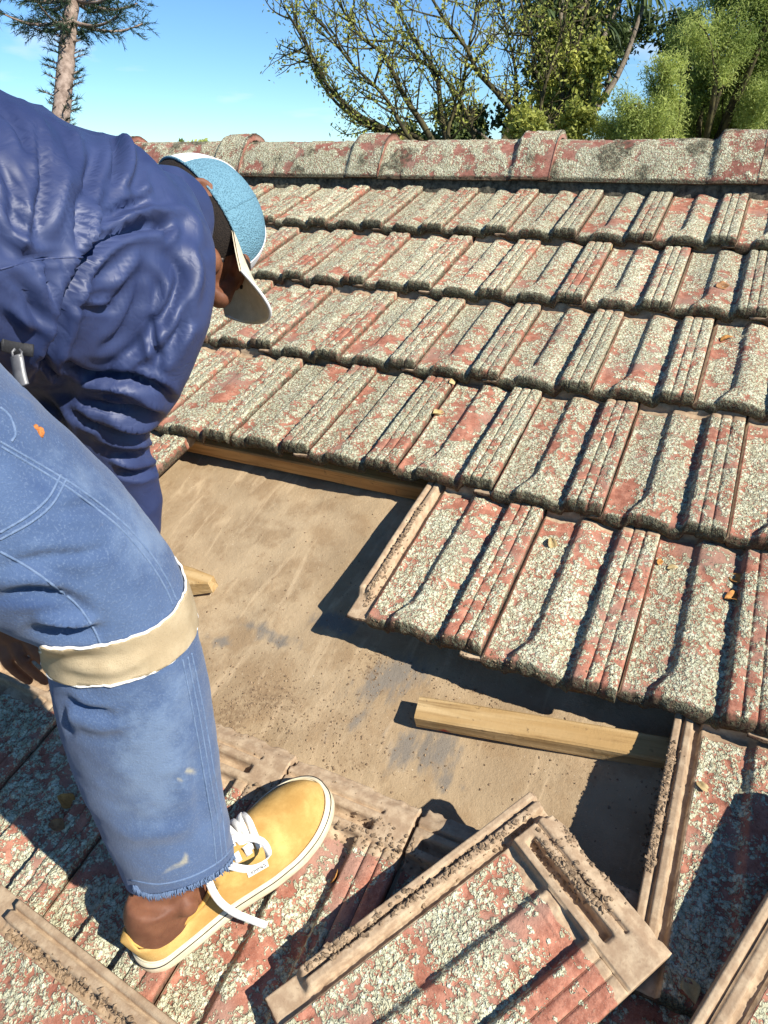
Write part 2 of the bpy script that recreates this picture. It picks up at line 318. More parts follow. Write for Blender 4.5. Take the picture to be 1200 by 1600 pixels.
def tile_mesh(name, res, seed, cover=.6, rubble=0.0):
    xs = np.linspace(-UL, TW-.0024, int(round((TW+UL)/res))+1); gx = np.array([g*TW+d for g in (.775, .872) for d in (-.0042, -.0014, 0, .0014, .0042)]); xs = np.sort(np.concatenate([xs[[not np.any(np.abs(gx-q) < .0036) for q in xs]], gx])); nx, ny = len(xs), int(round(TL_/res))+1
    X, Y = np.meshgrid(xs, np.linspace(0, TL_, ny)); x, y = X.ravel(), Y.ravel()
    p = np.stack([x, y, np.full_like(x, seed*3.7)], 1)
    z = tile_height(x, y)
    z = z+.0016*(fbm(p, 14, 3, seed)-.5)*2
    ex = (1-sst(.325, .348, y+.016*(fbm(p, 60, 3, seed+5)-.5)))*sst(.0, .006, x)
    wp = p+.010*np.stack([fbm(p, 50, 3, seed+11)-.5, fbm(p, 50, 3, seed+12)-.5, 0*x], 1)*2
    n = .36*fbm(wp, 30, 3, seed+1, .6)+.34*fbm(wp, 95, 2, seed+13, .6)+.30*fbm(wp, 9, 2, seed+2)
    th = np.quantile(n[ex > .5], 1-cover); li = (n-th)*3.2
    hl = sst(-.05, .16, li)*ex*(.0016+.0034*(fbm(p, 170, 3, seed+3, .65)-.35))
    z = z+hl
    gut = np.exp(-((x+.004)/.006)**2)*(y > .05)*(y < .36)*(.006*fbm(p, 130, 3, seed+8))+(y > .325)*(y < .351)*(x > 0)*(x < .15)*.006*fbm(p, 150, 3, seed+9)*sst(.3, .6, fbm(p, 30, 2, seed+10))
    z = z+gut*(.7 if rubble else .25)
    yo = y+np.where(y < .02, (.004*(fbm(p, 55, 3, seed+6)-.5)*2)*np.clip(1-y/.02, 0, 1), 0)
    yo = yo-np.where(y > .40, (.0035*sst(.45, .7, fbm(p, 50, 3, seed+21)))*np.clip((y-.40)/.02, 0, 1), 0)
    v = np.stack([x, yo, z], 1)
    idx = np.arange(nx*ny).reshape(ny, nx)
    f = np.stack([idx[:-1, :-1], idx[:-1, 1:], idx[1:, 1:], idx[1:, :-1]], -1).reshape(-1, 4).tolist()
    loop = np.concatenate([idx[0, :], idx[1:, -1], idx[-1, -2::-1], idx[-2:0:-1, 0]]); nl = len(loop)
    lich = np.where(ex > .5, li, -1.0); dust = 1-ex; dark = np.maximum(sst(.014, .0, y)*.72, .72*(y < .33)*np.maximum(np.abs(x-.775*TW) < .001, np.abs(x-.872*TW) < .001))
    tail = y[loop] < 1e-6; rgt = (x[loop] > TW-.0035) & ~tail & (y[loop] < .33)
    zb = np.where(tail, z[loop]-.024+.004*fbm(p[loop], 70, 2, seed+7), -.013)
    zb = np.where(tail & (x[loop] < .002), -.012, zb)
    V = [v]; A = [np.stack([lich, dust, dark], 1)]; prev = loop; cnt = nx*ny; levels = 5
    for k in range(1, levels+1):
        q = k/levels; b = v[loop].copy(); b[:, 2] = z[loop]*(1-q)+zb*q
        bul = .004*(fbm(np.stack([x[loop], b[:, 2]*2, y[loop]+seed], 1), 110, 3, seed+4)-.4)
        b[:, 1] -= np.where(tail, bul+.003*math.sin(math.pi*q), 0)
        V.append(b); new = np.arange(cnt, cnt+nl); cnt += nl
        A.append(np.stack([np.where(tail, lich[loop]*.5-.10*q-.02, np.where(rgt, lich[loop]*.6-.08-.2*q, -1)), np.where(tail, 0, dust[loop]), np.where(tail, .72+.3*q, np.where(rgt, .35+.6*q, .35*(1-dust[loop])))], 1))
        f += np.stack([prev, np.roll(prev, -1), np.roll(new, -1), new], -1)[:, ::-1].tolist(); prev = new
    f.append(prev[::-1].tolist() if False else prev.tolist())
    A = np.concatenate(A)
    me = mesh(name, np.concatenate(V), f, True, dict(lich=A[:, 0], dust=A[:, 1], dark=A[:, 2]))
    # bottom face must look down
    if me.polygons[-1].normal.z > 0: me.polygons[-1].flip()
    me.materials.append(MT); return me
FAR = [tile_mesh('roof_tile', .0048, 40+k, .70+.22*random.random()) for k in range(9)]
MID = [tile_mesh('roof_tile', .0030, 60+k, .64+.24*random.random()) for k in range(7)]

# ------------------------------------------------------------------ the house and its roof
GAUGE, S5 = .345, .556
house = empty('house', (0, .9, 0)); tag(house, 'tiled house roof with red lichen-covered clay tiles and an opened patch', 'house')
HI = Matrix.Translation((0, -.9, 0))
TILT = math.asin(.031/GAUGE)
def tile_at(row, k, me, du=0, ds=0, dr=0, dh=0):
    """row 5 ends at s = .556; odd rows share their joints, even rows sit half a tile over"""
    s0 = S5+(5-row)*GAUGE; u0 = (-.049 if row % 2 else .0535)+k*TW
    m = Matrix.Translation((u0+du, s0+ds, .014+dh)) @ Matrix.Rotation(-TILT, 4, 'X') @ Matrix.Rotation(dr, 4, 'Z')
    return link('roof_tile', me, None, house, HI @ M_ROOF @ m)
jit = lambda a: random.uniform(-a, a)
def put(row, k, pool): return tile_at(row, k, random.choice(pool), jit(.0012), jit(.006), jit(.007), jit(.0015))
for row in (1, 2, 3):
    for k in range(-16, 6): put(row, k, FAR)
for k in range(-14, 5): put(4, k, MID)
for k in range(-2, 4): put(5, k, MID)
for k in range(-14, -5): tile_at(5, k, random.choice(MID), -.018)              # left of the opened patch
N6 = [tile_mesh('roof_tile', .0022, 80+k, .6) for k in range(2)]
for k in range(0, 3): tile_at(6, k, N6[k % 2], .012 if k == 0 else .004, 0, 0, 0)
for k in range(-14, -6): put(6, k, MID)
N7 = [tile_mesh('roof_tile', .0022, 90+k, .50+.06*k) for k in range(4)]
for k in range(-14, 4): tile_at(7, k, N7[(k+14) % 4] if -5 <= k <= 1 else random.choice(FAR), jit(.001), .03+jit(.003), jit(.004))
for row in (8, 9, 10):
    for k in range(-14, 5): put(row, k, FAR)
# battens under each course, the one above the opening in view
def plank(mb, L, w, h, n=60, seed=0, wob=.0012):
    x = np.linspace(0, L, n); prof = [(-.5, -.42), (-.42, -.5), (.42, -.5), (.5, -.42), (.5, .42), (.42, .5), (-.42, .5), (-.5, .42)]
    v = np.array([[xx, a*w, b*h] for xx in x for a, b in prof]); v[:, 1:] += wob*np.stack([fbm(v*[6, 40, 40], 1, 2, seed)-.5, fbm(v*[6, 40, 40], 1, 2, seed+3)-.5], 1)*2
    m = 8; f = [(i*m+j, i*m+(j+1) % m, (i+1)*m+(j+1) % m, (i+1)*m+j) for i in range(n-1) for j in range(m)]+[tuple(range(m))[::-1], tuple((n-1)*m+j for j in range(m))]
    f = [q[::-1] for q in f]; mb.add(v, f); return mb
bat = plank(MB(), 4.6, .040, .038, 160, 3)
bme = mesh('batten', bat.V(), bat.f, False, dict(red=np.exp(-((bat.V()[:, 0]-2.69)/.02)**2)*.5)); bme.materials.append(MWOOD2)
for row in range(1, 11):
    if row == 6: continue
    link('batten', bme, None, house, HI @ M_ROOF @ Matrix.Translation((-3.3, S5+(5-row)*GAUGE+.372, -.046)))
b2 = mesh('batten', plank(MB(), 1.0, .04, .038, 30, 8).V(), bat.f[:8*29]+[]) if False else None
# underlay: dusty membrane sagging between rafters
nu, ns = 300, 230
uu, ss_ = np.meshgrid(np.linspace(-3.4, 1.3, nu), np.linspace(-1.2, 2.36, ns)); uu, ss_ = uu.ravel(), ss_.ravel()
q = np.stack([uu, ss_, 0*uu], 1)
hh = -.074-.010*np.cos((uu+.2)*2*math.pi/.75)*.5+.007*(fbm(q, 6, 3, 5)-.5)*2+.0035*(fbm(q*[1, 2.4, 1], 16, 3, 9)-.5)*2
def blob(cx, cy, ru, rs, ang=0):
    c, s = math.cos(ang), math.sin(ang); a, b = uu-cx, ss_-cy; return np.exp(-((a*c+b*s)/ru)**2-((-a*s+b*c)/rs)**2)
def at(x, y, h=-.07): return onroof(x, y, h)
wip = np.zeros(nu*ns)
for x, y, ru, rs, an, k in ((420, 990, .12, .022, -.12, .75), (350, 1000, .06, .02, .1, .7), (525, 975, .06, .03, -.1, .9), (610, 1060, .10, .055, .7, .8), (660, 1170, .10, .06, .6, .75), (545, 1130, .09, .03, .9, .6), (700, 1220, .06, .03, .3, .6)):
    wip = np.maximum(wip, k*blob(*at(x, y), ru, rs, an))
soil = np.zeros(nu*ns)
for x, y, ru, rs, an, k in ((420, 1090, .10, .06, .2, .62), (360, 1120, .06, .04, 0, .7), (580, 1040, .035, .10, .3, .55), (700, 1120, .05, .03, 0, .45), (900, 1200, .12, .05, 0, .42), (720, 1065, .06, .02, -.1, .6), (560, 1190, .08, .03, 0, .5)):
    soil = np.maximum(soil, k*blob(*at(x, y), ru, rs, an))
idx = np.arange(nu*ns).reshape(ns, nu); uf = np.stack([idx[:-1, :-1], idx[:-1, 1:], idx[1:, 1:], idx[1:, :-1]], -1).reshape(-1, 4)
o = link('underlay', mesh('underlay', np.stack([uu, ss_, hh], 1), uf, True, dict(wiped=wip, soil=soil)), MUND, house, HI @ M_ROOF)
# the slope behind the ridge, walls and fascia
AP = R(0, 2.40, 0)                                   # apex line of the roof
def slab(pts, th):
    p = np.asarray(pts, float); n = nrm(np.cross(p[1]-p[0], p[2]-p[0])); v = np.vstack([p, p-n*th]); k = len(p)
    return v, [tuple(range(k)), tuple(range(2*k-1, k-1, -1))]+[(i, i+k, (i+1) % k+k, (i+1) % k) for i in range(k)]
zb = lambda y: AP[2]-abs(y-AP[1])*math.tan(P)
hl = np.array([0, .9, 0])
v, f = slab([(-3.4, AP[1], AP[2]-.05), (1.3, AP[1], AP[2]-.05), (1.3, AP[1]+3.4, zb(AP[1]+3.4)-.05), (-3.4, AP[1]+3.4, zb(AP[1]+3.4)-.05)], .02); obj('rear_slope', v, f, MTB, house, False, org=hl)
y0, y1 = AP[1]-3.05, AP[1]+3.05
for (a, b) in (((-3.2, y0), (1.1, y0)), ((1.1, y0), (1.1, y1)), ((1.1, y1), (-3.2, y1)), ((-3.2, y1), (-3.2, y0))):
    d = nrm(np.array([b[0]-a[0], b[1]-a[1], 0])); nn = np.array([d[1], -d[0], 0])
    tops = [(a[0], a[1], zb(a[1])-.14), (b[0], b[1], zb(b[1])-.14)]
    if a[1] != b[1]: tops = [tops[0], (a[0], AP[1], AP[2]-.14), tops[1]]
    pts = [(a[0], a[1], 0), (b[0], b[1], 0)]+tops[::-1]; v, f = slab(pts, .2); obj('wall', v, f, MPLAST, house, False, org=hl)
# ridge caps: angled half-round with a raised collar at the lapping end
def ridge_cap(seed):
    L = .605; nx = 140; prof = np.array([(-.128, -.022), (-.123, -.008), (-.108, .016), (-.082, .050), (-.055, .078), (-.025, .092), (0, .095), (.025, .092), (.055, .078), (.082, .05), (.108, .016), (.123, -.008), (.128, -.022)])
    prof = crom(prof, 70); xs = np.linspace(0, L+.03, nx); v = []
    for x in xs:
        k = sst(L-.112, L-.085, x); g = 1+.18*k; w = np.stack([np.full(70, x), prof[:, 0]*(1+.07*k), (prof[:, 1]+.045)*g-.045], 1); v.append(w)
    v = np.concatenate(v); p = v+[seed*2.1, 0, 0]
    wp = p+.012*np.stack([fbm(p, 45, 3, seed+31)-.5]*3, 1); n = .6*fbm(wp, 30, 4, seed, .6)+.4*fbm(wp, 8, 2, seed+2); li = (n-np.quantile(n, .30))*3.2
    nr = np.stack([0*v[:, 0], v[:, 1], v[:, 2]+.06], 1); nr = nrm(nr)
    v = v+nr*(sst(-.02, .1, li)*(.002+.003*(fbm(p, 140, 3, seed+3)-.3))+.007*(fbm(p, 16, 3, seed+9)-.5))[:, None]
    low = sst(.004, -.022, v[:, 2]); I = np.arange(nx*70).reshape(nx, 70)
    f = np.stack([I[:-1, :-1], I[1:, :-1], I[1:, 1:], I[:-1, 1:]], -1).reshape(-1, 4)[:, ::-1].tolist()
    inn = v.copy(); inn[:, 1] *= .88; inn[:, 2] = (inn[:, 2]+.045)*.86-.045; N0 = len(v)
    f += (np.array(f)[:, ::-1]+N0).tolist()
    lp = np.concatenate([I[0, :], I[1:, -1], I[-1, -2::-1], I[-2:0:-1, 0]]); f += [(int(a), int(b), int(b)+N0, int(a)+N0) for a, b in zip(lp, np.roll(lp, -1))]
    z = np.zeros(N0)
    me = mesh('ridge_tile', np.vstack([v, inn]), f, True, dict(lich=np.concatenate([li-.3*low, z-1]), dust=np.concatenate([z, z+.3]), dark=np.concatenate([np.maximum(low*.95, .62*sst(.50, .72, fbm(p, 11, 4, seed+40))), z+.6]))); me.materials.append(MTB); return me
caps = [ridge_cap(s) for s in (3, 14, 25, 36)]
for k in range(-4, 3):
    link('ridge_tile', caps[k % 4], None, house, HI @ Matrix.Translation((-.715+.605*(k-0)-.555+jit(.004), AP[1], AP[2]+.002+jit(.002))) @ Matrix.Rotation(jit(.006), 4, 'Y'))
# mortar bedding under the caps
x = np.linspace(-3.3, 1.2, 700); mv = []; 
for yy, zz in ((-.122, -.085), (-.118, -.040), (-.112, -.018), (-.06, .01)):
    mv.append(np.stack([x, np.full(700, yy), np.full(700, zz)], 1))
mv = np.stack(mv, 1).reshape(-1, 3); mv[:, 1] += .020*(fbm(mv*[1, .4, .4], 28, 4, 3)-.55); I = np.arange(2800).reshape(700, 4)
mf = np.stack([I[:-1, :-1], I[1:, :-1], I[1:, 1:], I[:-1, 1:]], -1).reshape(-1, 4)
mm = mesh('ridge_mortar', mv, mf); mm.materials.append(MMORT); link('ridge_mortar', mm, None, house, HI @ Matrix.Translation((0, AP[1], AP[2])))

# ------------------------------------------------------------------ loose things on the roof
def roofmat(u, s, h, rz=0, rx=0, ry=0): return M_ROOF @ Matrix.Translation((u, s, h)) @ Matrix.Rotation(rz, 4, 'Z') @ Matrix.Rotation(rx, 4, 'X') @ Matrix.Rotation(ry, 4, 'Y')
def loose(me, px_corner, h, local, rz, rx=0, ry=0, sc=1.0):
    """lay a tile so that its local point sits over a photo pixel at height h"""
    u, s = onroof(*px_corner, h); m = Matrix.Rotation(rz, 4, 'Z') @ Matrix.Rotation(rx, 4, 'X') @ Matrix.Rotation(ry, 4, 'Y') @ Matrix.Scale(sc, 4); d = m @ Vector(local)
    o = link('loose_tile', me, None, None); o.matrix_world = M_ROOF @ Matrix.Translation((u-d.x, s-d.y, h-d.z)) @ m; return o
L1 = tile_mesh('loose_tile', .0019, 121, .47, 1); L2 = tile_mesh('loose_tile', .0024, 122, .6, 1); L3 = tile_mesh('loose_tile', .0024, 123, .5, 1)
o = loose(L1, (829, 1236), .050, (-UL, .415, .012), math.radians(-32), math.radians(-1.5), math.radians(2), .93); tag(o, 'loose red clay tile with dusty head rails lying askew in the foreground', 'roof tile', 'loose tiles set aside')
a, b = np.array(onroof(0, 1400, .045)), np.array(onroof(250, 1600, .045)); d = b-a; ang = math.atan2(d[1], d[0])-math.pi/2
o = loose(L2, (30, 1405), .045, (-UL, .05, .012), ang, 0, math.radians(-2)); tag(o, 'loose clay tile cut off by the lower left corner, below the yellow shoe', 'roof tile', 'loose tiles set aside')
a, b = np.array(onroof(1080, 1600, .07)), np.array(onroof(1200, 1400, .07)); d = b-a; ang = math.atan2(d[1], d[0])-math.pi/2
o = loose(L3, (1080, 1600), .070, (-UL, .10, .012), ang, 0, math.radians(4)); tag(o, 'loose clay tile propped up at the lower right corner of the photo', 'roof tile', 'loose tiles set aside')
o = loose(L2, (1200, 1640), .036, (-UL, .10, .012), ang+.06, 0, math.radians(3)); tag(o, 'clay tile lying underneath the propped tile at the lower right corner', 'roof tile', 'loose tiles set aside')
# ------------------------------------------------------------------ materials of the person
def mat_nylon():
    t = NT('navy_nylon', .52, .4); n1, n2 = t.noise(14, 3), t.noise(60, 4, None, .6)
    t.color(t.mix(t.step(n1, .3, .7), (.021, .032, .092), (.033, .048, .122)))
    cr = t.noise(1, 4, t.map((13, 13, 13)), .5, 2.2); rd = t.math('ABSOLUTE', t.math('SUBTRACT', cr, .5))
    h = t.math('ADD', t.math('MULTIPLY', t.step(rd, .0, .07), 1.0), t.math('MULTIPLY', n2, .35)); t.bump(h, .0016, .13)
    t.rough(t.math('ADD', t.math('MULTIPLY', n2, .16), .44)); return t.m
def mat_denim():
    t = NT('washed_denim', .92, .15); w = t.attr('worn'); n1, n2, n3 = t.noise(11, 4), t.noise(55, 4, None, .65), t.noise(480, 3, None, .7)
    c = t.mix(t.step(n1, .3, .72), (.048, .080, .160), (.076, .120, .218)); c = t.mix(t.math('MULTIPLY', t.step(t.math('ADD', w, t.math('MULTIPLY', t.math('SUBTRACT', n2, .5), .8)), .35, .85), .7), c, (.155, .215, .315))
    c = t.mix(t.math('MULTIPLY', t.step(n3, .5, .7), .38), c, (.17, .225, .32))
    c = t.mix(t.step(t.math('ADD', t.attr('stain'), t.math('MULTIPLY', t.math('SUBTRACT', n2, .5), 1.2)), .4, 1.15), c, (.36, .33, .24))
    c = t.mix(t.math('MULTIPLY', t.attr('deep_blue'), .55), c, (.022, .045, .125))
    t.color(c); t.bump(t.math('ADD', t.math('MULTIPLY', n2, 1.0), n3), .0012, .7); t.put(t.b.inputs['Sheen Weight'], .15); return t.m
def mat_cloth(name, c1, c2, sc=45, rough=.85, weave=900, bump=.0008):
    t = NT(name, rough, .2); n, n2 = t.noise(sc, 4, None, .65), t.noise(weave, 2, None, .7); c = t.mix(t.step(n, .32, .7), c1, c2); t.color(t.mix(t.math('MULTIPLY', t.step(n2, .5, .7), .3), c, tuple(q*.6 for q in c1))); t.bump(t.math('ADD', n, t.math('MULTIPLY', n2, .7)), bump, .8); return t.m
def mat_skin():
    t = NT('dark_skin', .62, .3); n, n2 = t.noise(30, 4), t.noise(330, 3, None, .7); c = t.mix(t.step(n, .3, .7), (.135, .052, .027), (.225, .095, .050)); t.color(t.mix(t.math('MULTIPLY', n2, .3), c, (.07, .028, .016)))
    t.b.inputs['Subsurface Weight'].default_value = .08; t.b.inputs['Subsurface Radius'].default_value = (.006, .002, .001); t.bump(n2, .0006, .6); return t.m
MNY, MDEN, MSKIN = mat_nylon(), mat_denim(), mat_skin()
MBAND = mat_cloth('beige_band_cloth', (.36, .275, .165), (.46, .365, .23), 25); MWHITE = mat_cloth('white_cotton', (.68, .66, .62), (.80, .78, .74), 90)
MYEL = mat_cloth('yellow_canvas', (.43, .245, .068), (.62, .39, .13), 21, .85, 1100); MYELD = mat_cloth('soiled_yellow_canvas', (.50, .28, .07), (.66, .39, .10), 30, .85, 1100)
MRUB = mat_simple('cream_rubber', (.58, .50, .33), (.70, .62, .45), 60, .6, .4, .0008); MBLK = mat_simple('black_line', (.012, .012, .014), (.03, .03, .032), 50, .6)
MHAIR = mat_simple('short_black_hair', (.006, .005, .005), (.035, .026, .02), 700, .8, .2, .004); MMET = mat_simple('zinc_metal', (.07, .07, .075), (.12, .12, .125), 90, .4, .6, .0003)
MCREAM = mat_cloth('cap_white_cloth', (.66, .66, .66), (.76, .76, .75), 40); MBRIM = mat_cloth('brim_underside', (.50, .43, .31), (.60, .53, .40), 60)
def mat_capmesh():
    t = NT('blue_mesh_fabric', .8, .25); v = t.voro(430); t.color(t.mix(t.step(v, .25, .5), (.070, .155, .205), (.125, .255, .325))); t.bump(v, .0018, .8); return t.m
MCAPB = mat_capmesh(); MEYE = mat_simple('eye_white', (.20, .17, .15), (.30, .26, .23), 80, .2, .5, .0001)

# ------------------------------------------------------------------ the person (positions in metres; image-plane sections give the outlines)
def I2(ang): a = math.radians(ang); return RGT*math.cos(a)+UPV*math.sin(a)      # direction in the picture plane
def limb(secs, n=40, m=28, pw=2.0):
    """secs: (x, y, depth, half-width px, angle of the width in the picture, depth ratio)"""
    cs = np.array([C(s[0], s[1], s[2]) for s in secs]); av = np.array([I2(s[4]) for s in secs]); ra = [s[3]*s[2]/F_PX for s in secs]; rb = [r*s[5] for r, s in zip(ra, secs)]
    return loft(cs, av, ra, rb, n, m, pw)
FOOT = np.array([0, 0, 0.])
su, ss0 = onroof(262, 1452, .012); FOOT = R(su, ss0, .012)
# body frame
HEAD_H = nrm(RGT*.90+np.array([-math.sin(YAW), math.cos(YAW), 0])*.44); ZUP = np.array([0, 0, 1.]); BR = np.cross(HEAD_H, ZUP)     # facing, right hand side
shR = C(247, 395, .715); neck = shR-BR*.185+ZUP*.02+HEAD_H*.03; shL = shR-BR*.37
hipR = C(-330, 500, .50); pel = hipR-BR*.10; hipL = hipR-BR*.20
kneeR = C(196, 925, .665); ankR = C(296, 1395, .835)
# --- head
HC = C(302, 366, 1.08)
fc = nrm(RGT*.61-UPV*.77+FWD*.05); hu = RGT*.66+UPV*.56+FWD*.40; hu = nrm(hu-fc*(hu@fc)); hr = np.cross(fc, hu)
def HP(x, y, z): return HC+hr*x+fc*y+hu*z
def hb(mb, x, y, z, a, b, c, n=20): mb.add(*ball(HP(x, y, z), hr*a, fc*b, hu*c, n))
head = MB()
hb(head, 0, -.012, .030, .077, .094, .078, 28); hb(head, 0, .022, -.035, .058, .066, .078, 24); hb(head, 0, .060, -.088, .030, .026, .022); hb(head, 0, .085, .020, .050, .014, .018)
for sx in (-1, 1): hb(head, sx*.040, .062, -.030, .022, .022, .022); hb(head, sx*.055, .02, -.065, .016, .045, .03)
nb, nf = loft(np.array([HP(0, .088, .010), HP(0, .100, -.015), HP(0, .108, -.032), HP(0, .094, -.044)]), np.array([hr]*4), [.008, .011, .018, .015], [.010, .012, .012, .008], 10, 12); head.add(nb, nf)
for sx in (-1, 1): hb(head, sx*.012, .097, -.038, .010, .010, .009)
hb(head, 0, .088, -.060, .024, .011, .006); hb(head, 0, .086, -.071, .021, .011, .007)
for sx in (-1, 1):       # ears: rim, lobe, hollow left by the rim
    e = [HP(sx*.076, -.012, -.030), HP(sx*.082, -.022, -.008), HP(sx*.085, -.026, .014), HP(sx*.082, -.014, .028), HP(sx*.077, .0, .020)]
    head.add(*tube(crom(e, 16), .0055, 8)); hb(head, sx*.075, -.010, .002, .006, .016, .026); hb(head, sx*.078, -.008, -.032, .006, .008, .009)
body = MB(); body.add(head.V(), head.f)
nk0, nk1 = neck+HEAD_H*.02, HP(0, -.03, -.06)
body.add(*loft(np.array([nk0-HEAD_H*.06, nk0, (nk0+nk1)/2+ZUP*.012, nk1]), np.array([BR]*4), [.055, .047, .044, .048], [.05, .046, .044, .05], 20, 20))
# --- torso, arms and legs under the clothes
JT = [(-.10, .076, .165, .120), (.25, .068, .175, .135), (.5, .046, .175, .132), (.72, .028, .165, .122), (.87, -.004, .125, .088), (.96, -.030, .080, .060)]   # along the spine: top above the lens, half-width, half-depth of the jacket
ax = []
for f_, top_, ra_, rb_ in JT: q = pel*(1-f_)+neck*f_; q[2] = CAM[2]+top_-rb_; ax.append(q)
body.add(*loft(np.array(ax), np.array([BR]*6), [q[2]-.035 for q in JT], [q[3]-.032 for q in JT], 36, 28))
def arm(sh, el, wr, dr):
    body.add(*loft(np.array([sh-(el-sh)*.1, sh, sh*.5+el*.5, el, el*.5+wr*.5, wr]), np.array([BR]*6), [.03, .032, .036, .034, .033, .026], [.03, .032, .036, .034, .031, .022], 30, 18))
elR, wrR = C(142, 640, .80), C(206, 850, .925); arm(shR, elR, wrR, 1)
wrL = C(-6, 905, .985); elL = shL*.45+wrL*.55-HEAD_H*.11; arm(shL, elL, wrL, -1)
def hand(wr, dirv, nrmv, thumb, tips=None):
    """palm with four fingers of unequal length and a thumb leaving its side; dirv = towards the finger tips, nrmv = out of the back of the hand"""
    d = nrm(dirv); n = nrm(nrmv-d*(nrmv@d)); s = np.cross(d, n)*thumb
    body.add(*loft(np.array([wr-d*.01, wr+d*.02, wr+d*.055, wr+d*.088]), np.array([s]*4), [.026, .032, .040, .040], [.019, .018, .016, .012], 12, 16))
    for k, (o, L) in enumerate(((.030, .072), (.010, .082), (-.011, .076), (-.030, .060))):
        b = wr+d*.078+s*o; sp = s*o*.10; q = [b, b+d*L*.42+sp+n*.002, b+d*L*.72+sp*1.6-n*.010, b+d*L*.98+sp*1.8-n*.026]
        body.add(*tube(crom(q, 10), np.linspace(.0095, .0072, 10), 10)); body.add(*ball(q[-1], .0074, n=10))
    q = [wr+d*.022+s*.026, wr+d*.046+s*.047-n*.006, wr+d*.068+s*.056-n*.014, wr+d*.088+s*.056-n*.022]
    body.add(*tube(crom(q, 9), np.linspace(.013, .0085, 9), 10)); body.add(*ball(q[-1], .0086, n=10))
hand(wrR, C(175, 950, .965)-wrR, BR+HEAD_H*.3, -1)
hand(wrL, C(38, 1010, .985)-wrL, -FWD*1.0-RGT*.2, 1)
def leg(hp, kn, an):
    body.add(*loft(np.array([hp, hp*.6+kn*.4, kn*.95+hp*.05, kn, kn*.65+an*.35, kn*.25+an*.75, an]), np.array([BR]*7), [.075, .07, .052, .05, .048, .036, .034], [.075, .07, .052, .05, .050, .036, .036], 40, 20))
# left leg: behind the frame's edge, standing on the tiles further left
lu, ls = onroof(-330, 1180, .01); ankL = R(lu, ls, .09); kneeL = (hipL+ankL)/2+HEAD_H*.12+ZUP*.06; leg(hipL, kneeL, ankL)
# feet
toe2 = np.array(onroof(508, 1243, .02)); heel2 = np.array(onroof(222, 1490, .02)); fd2 = toe2-heel2; SHL = np.linalg.norm(fd2); fd2 /= SHL
FD = UU*fd2[0]+SS*fd2[1]; FL = np.cross(NN, FD)                       # shoe frame: forward, left, roof normal
def SP(x, y, z, org=None): return (R(*heel2, .016) if org is None else org)+FD*x+FL*y+NN*z
def foot(P_, an):
    body.add(*loft(np.array([an+NN*.05, an, an*.6+P_(.065, 0, .055)*.4, P_(.10, 0, .045), P_(.17, 0, .035), P_(.23, 0, .026)]), np.array([FL]*6), [.034, .035, .031, .025, .026, .020], [.036, .038, .036, .024, .015, .008], 30, 18))
    body.add(*ball(P_(.040, 0, .045), FD*.038, FL*.0315, NN*.042, 16)); body.add(*ball(P_(.080, -.030, .078), FD*.013, FL*.009, NN*.016)); body.add(*ball(P_(.080, .030, .083), FD*.013, FL*.009, NN*.016)); body.add(*loft(np.array([P_(.05, 0, .03), P_(.05, 0, .07), P_(.060, 0, .095)]), np.array([FD]*3), [.042, .040, .034], [.031, .030, .029], 12, 18))
ankR = SP(.076, 0, .05)+ZUP*.06; leg(hipR, kneeR, ankR+ZUP*.02); foot(SP, ankR)
LORG = R(lu, ls, .016)-FD*.065; SPL = lambda x, y, z: SP(x, y, z, LORG); foot(SPL, ankL)
bv, bf = remesh(body.V(), body.f, .0038, 5)
person = obj('person', bv, bf, MSKIN, None, org=FOOT)
tag(person, 'person in navy jacket and jeans bending over the opened roof patch', 'person')
def part(name, v, f, mat, parent=person, smooth=True, attrs=None): return obj(name, v, f, mat, parent, smooth, attrs, org=FOOT)
for sx in (-1, 1):
    e = part('eye', *ball(HP(sx*.029, .0585, -.004), .0115, n=14), MEYE); part('iris', *ball(HP(sx*.029, .0665, -.005), .0055, n=10), MBLK, e)
    part('eyebrow', *tube(crom([HP(sx*.014, .099, .018), HP(sx*.032, .096, .023), HP(sx*.05, .082, .018)], 8), [.002, .004, .004, .004, .004, .003, .003, .0015], 6), MHAIR)
# hair: close-cropped shell that follows the skull under the cap
hs = MB(); hb(hs, 0, -.012, .026, .0815, .0985, .085, 48); hv, hf = hs.V(), hs.f
loc = np.stack([(hv-HC)@hr, (hv-HC)@fc, (hv-HC)@hu], 1); line = np.where(loc[:, 1] > .074, .045, np.where(loc[:, 1] > -.0, -.018, -.055)); kp = (loc[:, 2] > line-.004) & (loc[:, 2] < .055)
hv = hv+nrm(hv-HP(0, -.01, .02))*(.003*(fbm(hv, 260, 2, 4)-.4))[:, None]; hf = [q for q in hf if all(kp[i] for i in q)]
part('hair', hv, hf, MHAIR)
# --- cap
def dome(a0, a1, z0=.022, rx=.0835, ry=.1015, rz=.094, n=34, m=18):
    v = []; 
    for i in range(m+1):
        e = math.pi/2*i/m
        for j in range(n+1):
            a = a0+(a1-a0)*j/n; k = math.cos(e)**.85; v.append(HP(rx*k*math.sin(a), -.012+ry*k*math.cos(a), z0+rz*math.sin(e)))
    f = [(i*(n+1)+j, i*(n+1)+j+1, (i+1)*(n+1)+j+1, (i+1)*(n+1)+j) for i in range(m) for j in range(n)]; return np.array(v), f
